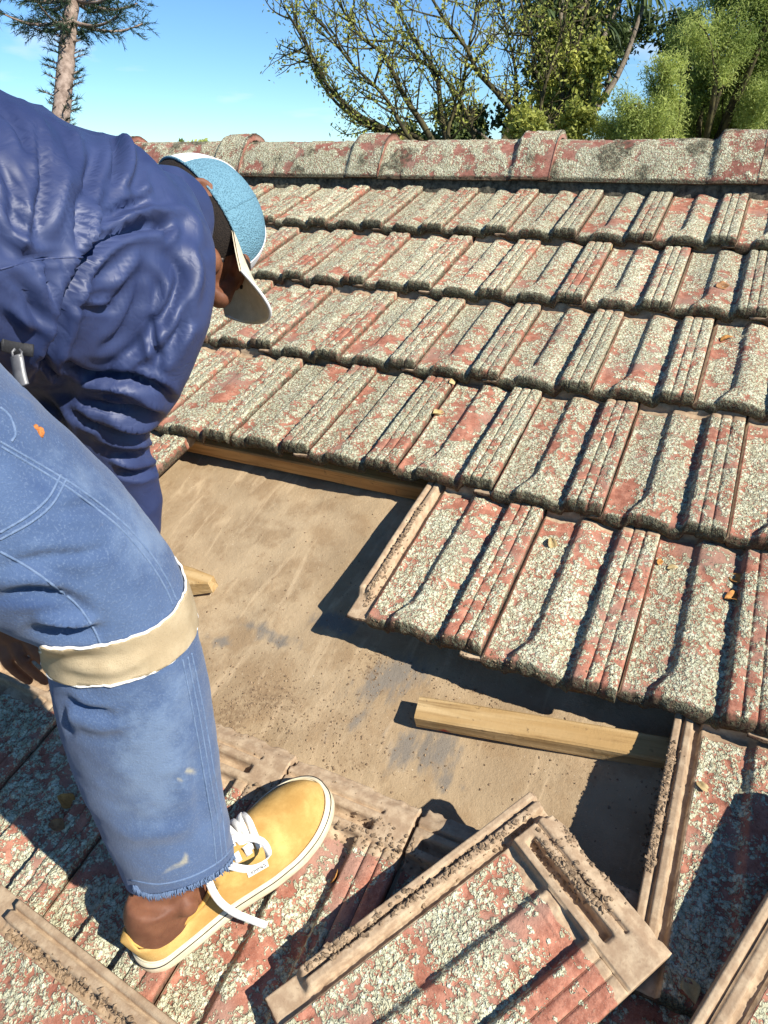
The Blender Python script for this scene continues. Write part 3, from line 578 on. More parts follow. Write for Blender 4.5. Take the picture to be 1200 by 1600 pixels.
# angle 0 = front, positive = towards the right ear
dv, df = dome(math.radians(12), math.radians(122)); capo = part('cap', dv, df, MCAPB, attrs=None)
dv, df = dome(math.radians(122), math.radians(372)); part('white_panel', dv, df, MCREAM, capo)
part('button', *ball(HP(0, -.012, .117), .006, n=10), MCREAM, capo)
for a in (12, 67, 122, 180, 240, 300):
    ar = math.radians(a); part('panel_seam', *tube([HP(.0838*math.cos(e)**.85*math.sin(ar), -.012+.1018*math.cos(e)**.85*math.cos(ar), .022+.0943*math.sin(e)) for e in np.linspace(0, 1.53, 16)], .0011, 5), MCAPB if 12 < a < 122 else MCREAM, capo)
cb = [HP(.083*math.sin(a), -.012+.101*math.cos(a), .0235) for a in np.linspace(0, 2*math.pi, 60)]; part('sweatband', *tube(cb, .0022, 6), MCAPB, capo)
bvv = []; NB, MB_ = 30, 12
for side in (0, 1):
    for i in range(MB_+1):
        r = i/MB_
        for j in range(NB+1):
            a = math.radians(-52+104*j/NB); x = (.083+.004*r)*math.sin(a); y0_ = -.012+.1010*math.cos(a); ln = .078*math.cos(a*.92)**.7
            y = y0_+ln*r; z = .025-.016*r-5.2*x*x*(.06+.95*r)+.006*r*r-side*.0032; bvv.append(HP(x, y, z))
K = (NB+1)*(MB_+1); bff = []
for i in range(MB_):
    for j in range(NB):
        q = (i*(NB+1)+j, i*(NB+1)+j+1, (i+1)*(NB+1)+j+1, (i+1)*(NB+1)+j); bff += [q, tuple(x+K for x in q[::-1])]
for j in range(NB): q = MB_*(NB+1)+j; bff.append((q, q+1, q+1+K, q+K))
part('brim', bvv, bff, MBRIM, capo)
part('brim_edge', *tube([bvv[MB_*(NB+1)+j] for j in range(NB+1)], .0026, 6), MCREAM, capo)
# --- jacket
jk = MB()
jk.add(*loft(np.array(ax), np.array([BR]*6), [q[2] for q in JT], [q[3] for q in JT], 50, 40, 2.2))
jk.add(*limb([(248, 325, .80, 66, 20, .9), (236, 385, .735, 98, 22, .85), (217, 475, .725, 112, 8, .72), (166, 565, .745, 120, 2, .68), (136, 635, .79, 105, -4, .72), (158, 700, .84, 84, -16, .8), (200, 765, .88, 52, -22, .85), (212, 815, .905, 40, -15, .95), (214, 860, .925, 30, -10, 1)], 60, 34, 2.15))
jk.add(*loft(np.array([shL+BR*.06, shL, shL*.5+elL*.5, elL, elL*.45+wrL*.55, wrL]), np.array([BR]*6), [.09, .092, .085, .08, .065, .036], [.09, .09, .08, .08, .06, .03], 36, 24))
nkm = (nk0+nk1)/2+ZUP*.012; jk.add(*loft(np.array([nk0-HEAD_H*.08, nk0, nk0*.35+nkm*.65, nkm]), np.array([BR]*4), [.072, .060, .053, .051], [.066, .058, .052, .050], 20, 24))
jv, jf = remesh(jk.V(), jk.f, .0046, 14)
JF = [  # fold lines (photo pixels), half-width px, height m
 ([(262, 352), (222, 352), (187, 362), (158, 379), (137, 400), (120, 430), (104, 467), (96, 508), (80, 548), (55, 600)], 9, -.016),
 ([(280, 330), (240, 332), (195, 345), (160, 366)], 9, .009),
 ([(60, 205), (67, 250), (68, 300), (58, 352)], 8, -.010), ([(84, 190), (98, 240), (100, 300), (84, 360)], 10, .008),
 ([(166, 190), (180, 225), (184, 255), (178, 285)], 7, -.013), ([(196, 215), (204, 255), (196, 290)], 10, .010),
 ([(131, 300), (127, 350), (119, 398)], 7, -.010), ([(148, 300), (142, 345), (136, 380)], 8, .008), ([(112, 185), (122, 240), (116, 290)], 10, .008),
 ([(0, 168), (30, 200), (48, 240)], 9, -.008), ([(20, 150), (60, 190), (78, 240)], 10, .006), ([(0, 250), (22, 300), (28, 350)], 10, -.007), ([(30, 300), (40, 350), (30, 395)], 10, .007),
 ([(0, 421), (40, 410), (75, 404), (129, 402)], 4, -.005), ([(75, 404), (76, 450), (84, 475)], 6, -.008), ([(20, 430), (50, 470), (60, 520)], 10, -.008), ([(110, 430), (100, 480)], 6, .006),
 ([(240, 300), (215, 318), (190, 325), (172, 345)], 8, -.008), ([(270, 318), (300, 340), (318, 372)], 10, .006),
 ([(250, 345), (262, 358), (258, 372)], 7, -.008), ([(262, 395), (282, 430), (270, 470), (242, 510)], 9, -.008), ([(300, 380), (310, 430), (300, 480)], 9, .007), ([(240, 410), (258, 450), (246, 490)], 8, .006),
 ([(235, 495), (238, 530), (248, 560)], 7, -.007), ([(190, 440), (160, 470), (130, 476)], 8, .007), ([(180, 482), (150, 482), (112, 478)], 6, -.005), ([(290, 480), (280, 520), (265, 560)], 8, -.006),
 ([(100, 565), (137, 583), (200, 590), (250, 606), (268, 626)], 7, -.014), ([(120, 602), (180, 604), (235, 628), (256, 650)], 9, .010),
 ([(60, 560), (82, 580), (104, 592)], 6, -.007), ([(130, 628), (185, 640), (246, 645)], 7, -.010), ([(170, 655), (210, 664), (248, 660)], 6, .008), ([(110, 640), (150, 665), (200, 676), (247, 676)], 6, -.009),
 ([(150, 685), (195, 692), (245, 690)], 5, .008), ([(170, 710), (205, 712), (246, 702)], 5, -.009), ([(180, 722), (212, 726), (250, 718)], 5, .007), ([(185, 738), (215, 742), (250, 732)], 5, -.008),
 ([(60, 620), (90, 650), (100, 690)], 9, -.008), ([(215, 400), (190, 430), (150, 452), (120, 460)], 9, .007), ([(225, 425), (215, 470), (190, 520), (160, 545)], 9, -.006), ([(250, 520), (225, 555), (190, 572)], 8, .007), ([(300, 500), (262, 540), (240, 590)], 8, -.006), ([(0, 330), (20, 370), (60, 390)], 9, .007), ([(5, 470), (40, 500), (80, 520)], 9, .006), ([(150, 235), (140, 290), (150, 330)], 8, -.008), ([(230, 250), (225, 285), (240, 310)], 8, .006)]
nj = vnormals(jv, jf); w1 = fbm(jv*[1, 1, 1]+.05*np.stack([fbm(jv, 9, 2, 3), fbm(jv, 9, 2, 4), fbm(jv, 9, 2, 5)], 1), 10, 2, 8); rid = 1-np.abs(w1-.5)*4
w2 = fbm(jv+.03*np.stack([fbm(jv, 20, 2, 3)]*3, 1), 34, 3, 18); jv = jv+nj*(.0016*(np.clip(rid, 0, 1)**2-.35)+.0002*(1-np.abs(w2-.5)*4-.5))[:, None]
sp_ = np.stack([(jv-pel)@HEAD_H*1.0, (jv-pel)@BR*.22, (jv-pel)@ZUP*.22], 1); sp_ = sp_+.012*np.stack([fbm(jv, 7, 2, 61)-.5]*3, 1)*2; wv = fbm(sp_, 19, 1, 33); jq = pix(jv); tors = sst(40, -40, jq[:, 0]*.8+(jq[:, 1]-330)*.55-150)
sl_ = (elR-shR)/np.linalg.norm(elR-shR); aq = np.stack([(jv-shR)@sl_*.9, (jv-shR)@RGT*.45+(jv-shR)@sl_*.35, (jv-shR)@FWD*.3], 1)+.02*np.stack([fbm(jv, 8, 2, 62)-.5]*3, 1); wa = fbm(aq, 20, 1, 35)
jv = jv+nj*(.0075*tors*(1-np.abs(wv-.5)*4-.6)+.0030*(1-tors)*(1-np.abs(wa-.5)*4-.6))[:, None]
jv = folds(jv, jf, JF, 1.0)
jacket = part('jacket', jv, jf, MNY)
bj = BVHTree.FromPolygons(jv.tolist(), jf)
def shoot(bvh, x, y, off=.0):
    h = bvh.ray_cast(Vector(CAM), Vector(ray(x, y))); 
    return None if h[0] is None else np.array(h[0])-ray(x, y)*off
def seam(bvh, name, poly, r, mat, parent, n=40, off=.0, stitch=False):
    p = [shoot(bvh, x, y, off) for x, y in crom(np.array(poly, float), n)]; p = [q for q in p if q is not None]
    seg = [[]]
    for q in p:
        if seg[-1] and np.linalg.norm(q-seg[-1][-1]) > .03: seg.append([])
        seg[-1].append(q)
    mb = MB()
    for g in seg:
        if len(g) > 2: mb.add(*tube(crom(np.array(g), len(g)*2), r, 5))
    if mb.n: return part(name, mb.V(), mb.f, mat, parent)
seam(bj, 'seam', [(0, 421), (40, 410), (75, 404), (129, 402)], .0009, MNY, jacket)
zp = [shoot(bj, x, y, .001) for x, y in ((2, 534), (18, 538), (36, 541), (52, 544))]
zp = [q for q in zp if q is not None]
if len(zp) > 2: part('zip', *ribbon(crom(np.array(zp), 20), UPV, .0075, .002), MBLK, jacket)
zd = min(np.linalg.norm(pix(q)[0, 2]) for q in zp)-.006
zpull = part('zip_pull', *tube([C(24, 545, zd), C(19, 550, zd), C(20, 557, zd), C(26, 560, zd), C(33, 557, zd), C(34, 550, zd), C(30, 546, zd)], .0011, 6), MMET, jacket)
pv, pf = ribbon(crom(np.array([C(25, 555, zd), C(27, 562, zd), C(30, 580, zd), C(34, 597, zd), (C(36, 603, zd))]), 14), RGT, .0052, .0012); part('zip_tab', pv, pf, MMET, zpull)
# cuff of the right sleeve
# --- jeans
jn = MB()
jn.add(*limb([(-400, 430, .44, 190, -60, .95), (-230, 590, .50, 180, -58, .95), (-60, 745, .56, 168, -58, .95), (60, 838, .60, 152, -56, .95), (138, 902, .632, 133, -46, .95), (180, 958, .655, 114, -26, .98), (199, 1035, .68, 115, -8, .92), (224, 1150, .725, 111, -4, .88), (250, 1250, .768, 99, -3, .86), (272, 1320, .80, 89, 0, .86), (288, 1375, .826, 81, 2, .88), (304, 1440, .855, 78, 2, .9)], 90, 40, 2.1))
jn.add(*loft(np.array([pel-HEAD_H*.10-ZUP*.04, pel-HEAD_H*.02, pel+HEAD_H*.08+ZUP*.03]), np.array([BR]*3), [.155, .17, .16], [.115, .125, .12], 20, 30))
jn.add(*loft(np.array([hipL, hipL*.55+kneeL*.45, kneeL, kneeL*.6+ankL*.4, ankL+ZUP*.02]), np.array([BR]*5), [.11, .10, .085, .08, .075], [.11, .1, .085, .08, .075], 40, 26))
nv, nf_ = remesh(jn.V(), jn.f, .0042, 8)
NF = [([(0, 935), (40, 928), (90, 933), (130, 945)], 11, -.007), ([(0, 908), (45, 900), (95, 908)], 10, .006), ([(40, 985), (80, 990), (120, 992), (155, 985)], 10, -.006), ([(60, 965), (100, 968), (150, 972)], 7, .008), ([(30, 880), (70, 868), (120, 866), (160, 858)], 10, -.004), ([(90, 800), (140, 790), (190, 800)], 12, -.003),
      ([(100, 1090), (130, 1108), (170, 1116)], 7, -.006), ([(110, 1120), (150, 1135), (200, 1134)], 9, .004), ([(100, 1100), (112, 1150)], 6, -.004), ([(170, 1290), (220, 1305), (300, 1290)], 12, .003), ([(300, 1180), (310, 1240), (318, 1300)], 12, -.003), ([(60, 640), (20, 620)], 8, .003)]
nv = folds(nv, nf_, NF, .95)
nnj = vnormals(nv, nf_); nv = nv+nnj*(.0028*(fbm(nv, 13, 3, 2)-.5)*2+.0012*(fbm(nv, 45, 2, 6)-.5)*2)[:, None]
pq = pix(nv)
def pb(x, y, rx, ry, a=0):
    c, s = math.cos(a), math.sin(a); dx, dy = pq[:, 0]-x, pq[:, 1]-y; return np.exp(-((dx*c+dy*s)/rx)**2-((-dx*s+dy*c)/ry)**2)*(pq[:, 2] < .95)
worn = .10+.75*pb(235, 1190, 75, 120)+.55*pb(230, 850, 60, 70, .6)+.45*pb(120, 740, 130, 40, .6)+.3*pb(60, 840, 80, 40)+.35*pb(290, 1060, 30, 60)
stain = 1.0*pb(296, 1205, 12, 7)+.9*pb(280, 1218, 9, 5, .8)+.9*pb(272, 1355, 22, 6, -.4)+.8*pb(290, 1338, 7, 12)+.6*pb(160, 820, 7, 16, .4)+.55*pb(125, 810, 8, 9)+.5*pb(190, 830, 7, 6)
deep_blue = .9*pb(30, 945, 90, 16, .08)+.7*pb(110, 1100, 40, 14, .3)+.6*pb(60, 760, 24, 7, .6)+.7*pb(110, 985, 60, 10)  # deeper blue patches on the thigh and along the knee creases
bn = BVHTree.FromPolygons(nv.tolist(), nf_)
def plane3(pts):
    p = [shoot(bn, *q) for q in pts]; p = [q for q in p if q is not None]; c = np.mean(p, 0); _, _, vt = np.linalg.svd(np.array(p)-c); n = vt[2]; n = n if n@UPV > 0 else -n; return c, n
hc, hn = plane3([(217, 1398), (250, 1403), (300, 1389), (345, 1365), (366, 1340)])
bm = bmesh.new(); bvs = [bm.verts.new(p) for p in nv]; lay = [bm.verts.layers.float.new(k) for k in ('worn', 'stain', 'deep_blue')]
bvs = list(bm.verts)
for k, a_ in zip(lay, (worn, stain, deep_blue)):
    for x_, val in zip(bvs, a_): x_[k] = min(1, max(0, val))
for q in nf_: bm.faces.new([bvs[i] for i in q])
near = [x_ for x_ in bm.faces if np.linalg.norm(np.array(x_.calc_center_median())-hc) < .17]
gs = set(near) | {e for x_ in near for e in x_.edges} | {w for x_ in near for w in x_.verts}
bmesh.ops.bisect_plane(bm, geom=list(gs), plane_co=hc, plane_no=hn, clear_inner=True)
bm.verts.index_update(); nv = np.array([x_.co[:] for x_ in bm.verts]); nf_ = [tuple(w.index for w in x_.verts) for x_ in bm.faces]
worn, stain, deep_blue = [np.array([x_[k] for x_ in bm.verts]) for k in lay]; bm.free(); bn = BVHTree.FromPolygons(nv.tolist(), nf_)
jeans = part('jeans', nv, nf_, MDEN, attrs=dict(worn=np.clip(worn, 0, 1), stain=np.clip(stain, 0, 1), deep_blue=np.clip(deep_blue, 0, 1)))
MST = mat_cloth('pale_seam_thread', (.10, .15, .25), (.15, .205, .31), 200)
for poly in ([(0, 690), (40, 713), (90, 742), (130, 768), (190, 815), (235, 865), (262, 908), (276, 938)], [(2, 698), (40, 721), (88, 750), (126, 776), (184, 822), (228, 871), (256, 915), (270, 945)],
             [(95, 742), (75, 778), (45, 805), (0, 832)], [(104, 748), (82, 787), (50, 815), (0, 843)], [(0, 862), (40, 884), (80, 912), (120, 945), (145, 980), (157, 1006)],
             [(285, 1030), (297, 1090), (310, 1160), (322, 1230), (332, 1290), (338, 1350)], [(293, 1026), (305, 1086), (318, 1156), (330, 1226), (341, 1288), (347, 1344)], [(299, 1020), (312, 1080), (325, 1150), (337, 1222), (348, 1282), (354, 1338)],
             [(205, 1375), (250, 1381), (300, 1369), (345, 1344), (366, 1318)], [(0, 628+8), (15, 650), (24, 676), (18, 690)]):
    seam(bn, 'seam', poly, .0012, MST, jeans, 60, .0)
# beige band below the knee, cut from the leg's own surface and set proud of it
c1, n1 = plane3([(80, 1008), (120, 1011), (160, 1008), (210, 990), (255, 964), (277, 945)]); c2, n2 = plane3([(95, 1058), (124, 1076), (180, 1070), (240, 1046), (285, 1013), (305, 982)])
nrl = vnormals(nv, nf_); bm = bmesh.new(); bvs = [bm.verts.new(p) for p in (nv+nrl*.0018)]
for q in nf_:
    m_ = np.mean(nv[list(q)], 0)
    if np.linalg.norm(m_-(c1+c2)/2) < .17 and pix(m_)[0, 0] > 67: bm.faces.new([bvs[i] for i in q])
bmesh.ops.delete(bm, geom=[x for x in bm.verts if not x.link_faces], context='VERTS')
bmesh.ops.bisect_plane(bm, geom=bm.verts[:]+bm.edges[:]+bm.faces[:], plane_co=c1, plane_no=n1, clear_outer=True)
bmesh.ops.bisect_plane(bm, geom=bm.verts[:]+bm.edges[:]+bm.faces[:], plane_co=c2, plane_no=n2, clear_inner=True)
bm.verts.index_update(); bandv = np.array([x.co[:] for x in bm.verts]); bandf = [tuple(x.index for x in q.verts) for q in bm.faces]
loops = []; be = {e for e in bm.edges if e.is_boundary}
while be:
    e = be.pop(); lp = [e.verts[0], e.verts[1]]; go = True
    while go:
        go = False
        for e2 in list(lp[-1].link_edges):
            if e2 in be: be.discard(e2); lp.append(e2.other_vert(lp[-1])); go = True; break
    loops.append(np.array([x.co[:] for x in lp]))
bm.free(); bq = pix(bandv); bnr = vnormals(bandv, bandf)
bandv = folds(bandv, bandf, [([(130, 1050), (180, 1046), (235, 1022)], 9, .003), ([(100, 1040), (140, 1042), (170, 1038)], 8, .003)])
band = part('knee_band', bandv, bandf, MBAND, jeans); so_ = band.modifiers.new('s', 'SOLIDIFY'); so_.thickness = .0014; so_.offset = 1
for lp in loops:
    if len(lp) > 40:
        k = np.array([np.mean(np.take(lp, range(i-2, i+3), axis=0, mode='wrap'), 0) for i in range(len(lp))]); k = k+.0012*(np.stack([fbm(k, 160, 2, 3+i) for i in range(3)], 1)-.5)*2
        part('band_piping', *tube(k, .0013*(.6+.8*fbm(k, 90, 2, 9)), 6), MWHITE, band)
# frayed hem threads
mb = MB(); hem = [shoot(bn, x, y) for x, y in crom(np.array([(212, 1386), (222, 1396), (250, 1399), (300, 1385), (345, 1361), (366, 1336)], float), 90)]
for q in hem:
    if q is None: continue
    for _ in range(3):
        d = -ZUP*random.uniform(.002, .007)+RGT*jit(.003)+UPV*jit(.002); b = q+RGT*jit(.002)-FWD*.0015; mb.add(*tube([b+ZUP*.004, b+d*.5+RGT*jit(.001), b+d], [.0007, .0006, .0003], 4))
part('frayed_hem', mb.V(), mb.f, MST, jeans)
mb = MB()
for x, y, r in ((62, 676, 7), (56, 668, 4)): q = shoot(bn, x, y); mb.add(*ball(q, RGT*.004*r/7, UPV*.005*r/7, FWD*.002, 8))
part('paint_spot', mb.V(), mb.f, mat_simple('orange_paint', (.38, .12, .03), (.5, .2, .06), 300), jeans)
# --- shoes
def shoe(P_, name='shoe'):
    L = SHL; ns_ = 60; m = 44
    t = .5-.5*np.cos(np.pi*np.linspace(0, 1, ns_))
    tt = np.linspace(0, 1, 400); sm = lambda a_: np.convolve(np.pad(a_, 20, mode='edge'), np.hanning(41)/np.hanning(41).sum(), 'valid')
    wb = sm(np.interp(tt, [0, .12, .25, .4, .6, .72, .85, 1], [.030, .033, .034, .034, .043, .0475, .046, .043])); wb *= np.sqrt(np.clip(1-np.clip(1-tt/.11, 0, 1)**2.2, 0, 1))*np.sqrt(np.clip(1-np.clip((tt-.74)/.26, 0, 1)**2.4, 0, 1)); wl_ = np.interp(t, tt, np.maximum(wb, .002))    # half-width
    cen = np.interp(t, [0, .3, .6, .85, 1], [0, -.002, -.004, .002, .006])                                                # sole curves inwards
    top = np.interp(t, tt, sm(np.interp(tt, [0, .04, .12, .22, .32, .42, .52, .62, .75, .88, .96, 1], [.062, .070, .062, .054, .060, .088, .082, .070, .056, .049, .040, .024])))
    v = []
    for i in range(ns_):
        x = t[i]*L
        for j in range(m):
            a = 2*math.pi*j/m; ca, sa = math.cos(a), math.sin(a); y = wl_[i]*np.sign(ca)*abs(ca)**.75; z = .012+(top[i]-.012)*max(0, sa)**(.75 if t[i] < .4 else .9) if sa > 0 else .012+.006*sa
            v.append((x, cen[i]+y*(1-.18*max(0, sa)), z))
    v = np.array(v); f = [(i*m+j, (i+1)*m+j, (i+1)*m+(j+1) % m, i*m+(j+1) % m) for i in range(ns_-1) for j in range(m)]
    # open the ankle: drop the top faces at the back, leave the collar
    def inopen(q): c = v[list(q)].mean(0); return c[2] > .044+.55*max(0, c[0]-.085)+.30*max(0, .04-c[0]) and .010 < c[0] < .118 and abs(c[1]-np.interp(c[0]/L, t, cen)) < .026
    f = [q for q in f if not inopen(q)]+[tuple(range(m)), tuple((ns_-1)*m+j for j in range(m))[::-1]]
    W = lambda a: np.array([P_(*q) for q in np.atleast_2d(a)])
    dirt = None
    up = part(name, W(v), f, MYEL); so2 = up.modifiers.new('s', 'SOLIDIFY'); so2.thickness = .002; so2.offset = -1
    def outline(z, k=0.0, n=120):
        th = .5-.5*np.cos(np.pi*np.linspace(0, 1, n//2)); a = np.stack([th*L, np.interp(th, t, cen)+np.interp(th, t, wl_)+k, np.full(n//2, z)], 1); b = a.copy()[::-1]; b[:, 1] = np.interp(th[::-1], t, cen)-np.interp(th[::-1], t, wl_)-k
        o_ = np.vstack([a, b[1:-1]]); o_[:, 0] += k*1.6*(o_[:, 0]/L*2-1); return o_
    rings = [outline(-.004, .000), outline(-.002, .004), outline(.004, .0056), outline(.012, .0050), outline(.020, .0036), outline(.0225, .0015), outline(.022, -.004)]
    nn_ = len(rings[0]); sv = np.concatenate(rings); sf = [(i*nn_+j, i*nn_+(j+1) % nn_, (i+1)*nn_+(j+1) % nn_, (i+1)*nn_+j) for i in range(6) for j in range(nn_)]+[tuple(range(nn_))]
    sole = part('sole', W(sv), sf, MRUB, up); ln = outline(.0175, .0044); part('sole_stripe', *tube(W(np.vstack([ln, ln[:1]])), .0007, 5), MBLK, sole)
    sp_ = outline(.0235, .0014); part('sole_rim', *tube(W(np.vstack([sp_, sp_[:1]])), .0012, 5), MRUB, sole)
    # collar binding, heel patch, toe-cap seam, side seam
    def surf(x, a):
        k = np.interp(x/L, t, np.arange(ns_)); i = min(int(k), ns_-2); fr = k-i; j = (a % (2*math.pi))/(2*math.pi)*m; j0 = int(j) % m; fj = j-int(j); g = lambda ii: v[ii*m+j0]*(1-fj)+v[ii*m+(j0+1) % m]*fj
        return g(i)*(1-fr)+g(i+1)*fr
    for aa in (1.9, ): part('toe_seam', *tube(W([surf(.70*L-.03*math.sin(q)**2*0+.028*math.sin(q), q)+np.array([0, 0, .0008]) for q in np.linspace(.12, math.pi-.12, 26)]), .0009, 5), MYELD, up)
    part('side_seam', *tube(W([surf(x, -(-math.pi+.12)+y)*1.0 for x, y in ((.135, -.05), (.145, -.3), (.165, -.6), (.172, -.85))]), .001, 5), MYELD, up)
    cnt = {}
    for q in f[:-2]:
        for i0, i1 in zip(q, q[1:]+q[:1]): k = (min(i0, i1), max(i0, i1)); cnt[k] = cnt.get(k, 0)+1
    rim = {}
    for (i0, i1), c_ in cnt.items():
        if c_ == 1 and m <= i0 < (ns_-1)*m and i1 < (ns_-1)*m: rim.setdefault(i0, []).append(i1); rim.setdefault(i1, []).append(i0)
    st = next(iter(rim)); lp = [st]; pv_ = None
    while True:
        nx_ = [k for k in rim[lp[-1]] if k != pv_]
        if not nx_ or nx_[0] == st or len(lp) > 400: break
        pv_ = lp[-1]; lp.append(nx_[0])
    lpv = v[lp]
    for _ in range(14): lpv = .25*np.roll(lpv, 1, 0)+.5*lpv+.25*np.roll(lpv, -1, 0)
    lpv = lpv+[0, 0, .001]; part('collar', *tube(W(np.vstack([lpv, lpv[:1]])), .0030, 7), MYELD, up)
    # tongue and laces
    tg = crom(np.array([(.172, -.002, .083), (.15, -.002, .092), (.125, -.002, .102), (.106, -.002, .118)]), 14); tv, tf = loft(W(tg), np.tile(FL, (14, 1)), np.linspace(.018, .026, 14), [.0035]*14, 20, 16); part('tongue', tv, tf, MYEL, up)
    lac = []
    for k, x in enumerate((.128, .142, .156, .170, .184)):
        zt = np.interp(x, [.12, .15, .19, .22], [.101, .094, .083, .075]); w = .024; s_ = 1 if k % 2 else -1
        lac.append(crom(np.array([(x-.004, -w-.002, zt-.019), (x, -w*.6, zt-.001), (x+.003, 0, zt+.005), (x+.001, w*.6, zt-.001), (x-.004, w+.002, zt-.019)]), 18))
        if k < 4: lac.append(crom(np.array([(x, -s_*w, zt-.016), (x+.006, -s_*.012, zt+.003), (x+.010, s_*.012, zt+.002), (x+.013, s_*w, zt-.020)]), 14))
    lac.append(crom(np.array([(.128, -.006, .110), (.136, -.030, .118), (.158, -.056, .104), (.182, -.052, .086), (.186, -.032, .090), (.166, -.014, .100), (.142, -.004, .106)]), 30))
    lac.append(crom(np.array([(.128, -.004, .110), (.118, -.028, .108), (.112, -.048, .086), (.116, -.062, .060), (.126, -.074, .036), (.136, -.086, .020)]), 26))
    lac.append(crom(np.array([(.130, .0, .110), (.118, .018, .122), (.128, .040, .116), (.148, .034, .106), (.140, .010, .106)]), 24))
    for q in lac: part('lace', *ribbon(W(q), np.gradient(W(q), axis=0)*0+FD+NN*.15+FL*.15, .0042, .0011), MWHITE, up)
    # little side label
    q0, q1 = surf(.150, math.pi-.62)+np.array([0, -.0016, .0008]), surf(.178, math.pi-.62)+np.array([0, -.0016, .0008]); u0 = surf(.164, math.pi-.95)-surf(.164, math.pi-.45)
    ex_ = nrm(P_(*q1)-P_(*q0)); ey_ = np.array(P_(*(q0+nrm(u0))))-P_(*q0); ey_ = nrm(ey_-ex_*(ey_@ex_)); cc = (np.array(P_(*q0))+P_(*q1))/2
    if ey_@NN < 0: ey_ = -ey_
    ez_ = np.cross(ex_, ey_); sg = 1 if ez_@(-FL) > 0 else -1; ez_ = ez_*sg; hw, hh_ = .0135, .0048
    tv = [cc+ex_*a*hw+ey_*b*hh_+ez_*c for c in (.0002, .0016) for a, b in ((-1, -1), (1, -1), (1, 1), (-1, 1))]
    lab = part('side_label', tv, [(3, 2, 1, 0), (4, 5, 6, 7), (0, 1, 5, 4), (1, 2, 6, 5), (2, 3, 7, 6), (3, 0, 4, 7)], MWHITE, up, False)
    cu = bpy.data.curves.new('side_label_text', 'FONT'); cu.body = 'VANS'; cu.size = .0085; cu.align_x = 'CENTER'; cu.align_y = 'CENTER'; cu.extrude = .0002
    to = bpy.data.objects.new('tmp', cu); col.objects.link(to); tm = bpy.data.meshes.new_from_object(to.evaluated_get(bpy.context.evaluated_depsgraph_get())); bpy.data.objects.remove(to)
    tm.materials.clear(); tm.materials.append(MBLK); x_ = ex_ if sg > 0 else ex_; 
    rx_ = np.cross(ey_, ez_); Mx = Matrix(((rx_[0], ey_[0], ez_[0], 0), (rx_[1], ey_[1], ez_[1], 0), (rx_[2], ey_[2], ez_[2], 0), (0, 0, 0, 1))); Mx.translation = Vector(cc+ez_*.0019-FOOT); link('lettering', tm, None, lab, Mx)
    return up
shoe(SP)
SPM = lambda x, y, z: SP(x, -y, z, LORG)
shoe(SPM)
# ------------------------------------------------------------------ cut battens in the opening
def stick(name, A, B, w, h, mat, label, seed, red=None, hc_=-.053, taper=0):
    L = np.linalg.norm(np.array(B)-A); mb = plank(MB(), L, w, h, 50, seed, .0016); v = mb.V(); ang = math.atan2(B[1]-A[1], B[0]-A[0])
    if taper:
        k = np.clip((v[:, 0]-(L-.05))/.05, 0, 1); v[:, 1] = v[:, 1]*(1-.55*k)+.008*k; v[:, 2] = v[:, 2]*(1-.25*k)
    r = np.zeros(len(v)) if red is None else np.exp(-((v[:, 0]-red)/.016)**2)*(v[:, 1] < 0)*(v[:, 2] < 0)*.8
    o = link(name, mesh(name, v, mb.f, False, dict(red=r)), mat); o.matrix_world = M_ROOF @ Matrix.Translation((A[0], A[1], hc_)) @ Matrix.Rotation(ang, 4, 'Z'); return tag(o, label, 'batten')
stick('wooden_batten', (-.333, .465), (.10, .540), .038, .032, MWOOD, 'short yellow pine batten lying across the opening beside the loose tile', 5, .045, -.057)
stick('wooden_batten', (-1.35, .55), (-.812, .566), .044, .042, MWOOD, 'cut end of a pine batten sticking out behind the knee', 6, None, -.050, 1)

# ------------------------------------------------------------------ foliage
def mat_leaf(name, c1, c2, tr=.35):
    m = bpy.data.materials.new(name); m.use_nodes = True; n, l = m.node_tree.nodes, m.node_tree.links; n.clear(); out = n.new('ShaderNodeOutputMaterial')
    at_ = n.new('ShaderNodeAttribute'); at_.attribute_name = 'tone'; mx = n.new('ShaderNodeMix'); mx.data_type = 'RGBA'; mx.inputs[6].default_value = (*c1, 1); mx.inputs[7].default_value = (*c2, 1); l.new(at_.outputs['Fac'], mx.inputs[0])
    d = n.new('ShaderNodeBsdfPrincipled'); d.inputs['Roughness'].default_value = .55; d.inputs['Specular IOR Level'].default_value = .3; t2 = n.new('ShaderNodeBsdfTranslucent'); ms = n.new('ShaderNodeMixShader'); ms.inputs[0].default_value = tr
    l.new(mx.outputs[2], d.inputs['Base Color']); l.new(mx.outputs[2], t2.inputs[0]); l.new(d.outputs[0], ms.inputs[1]); l.new(t2.outputs[0], ms.inputs[2]); l.new(ms.outputs[0], out.inputs[0]); return m
MBARK = mat_simple('grey_bark', (.085, .065, .045), (.20, .165, .12), 22, bump=.01); MTWIG = mat_simple('olive_twig_bark', (.022, .018, .010), (.095, .08, .032), 14, bump=.004)
MPINEB = mat_simple('pine_bark', (.15, .105, .08), (.34, .26, .21), 9, bump=.02)
LEAF_Y, LEAF_F, LEAF_D, LEAF_P = mat_leaf('yellowish_leaf', (.14, .18, .035), (.56, .56, .12)), mat_leaf('feathery_leaf', (.20, .27, .06), (.60, .66, .20), .5), mat_leaf('dark_leaf', (.022, .040, .014), (.11, .15, .045), .25), mat_leaf('pine_needle', (.012, .030, .018), (.05, .085, .04), .15)
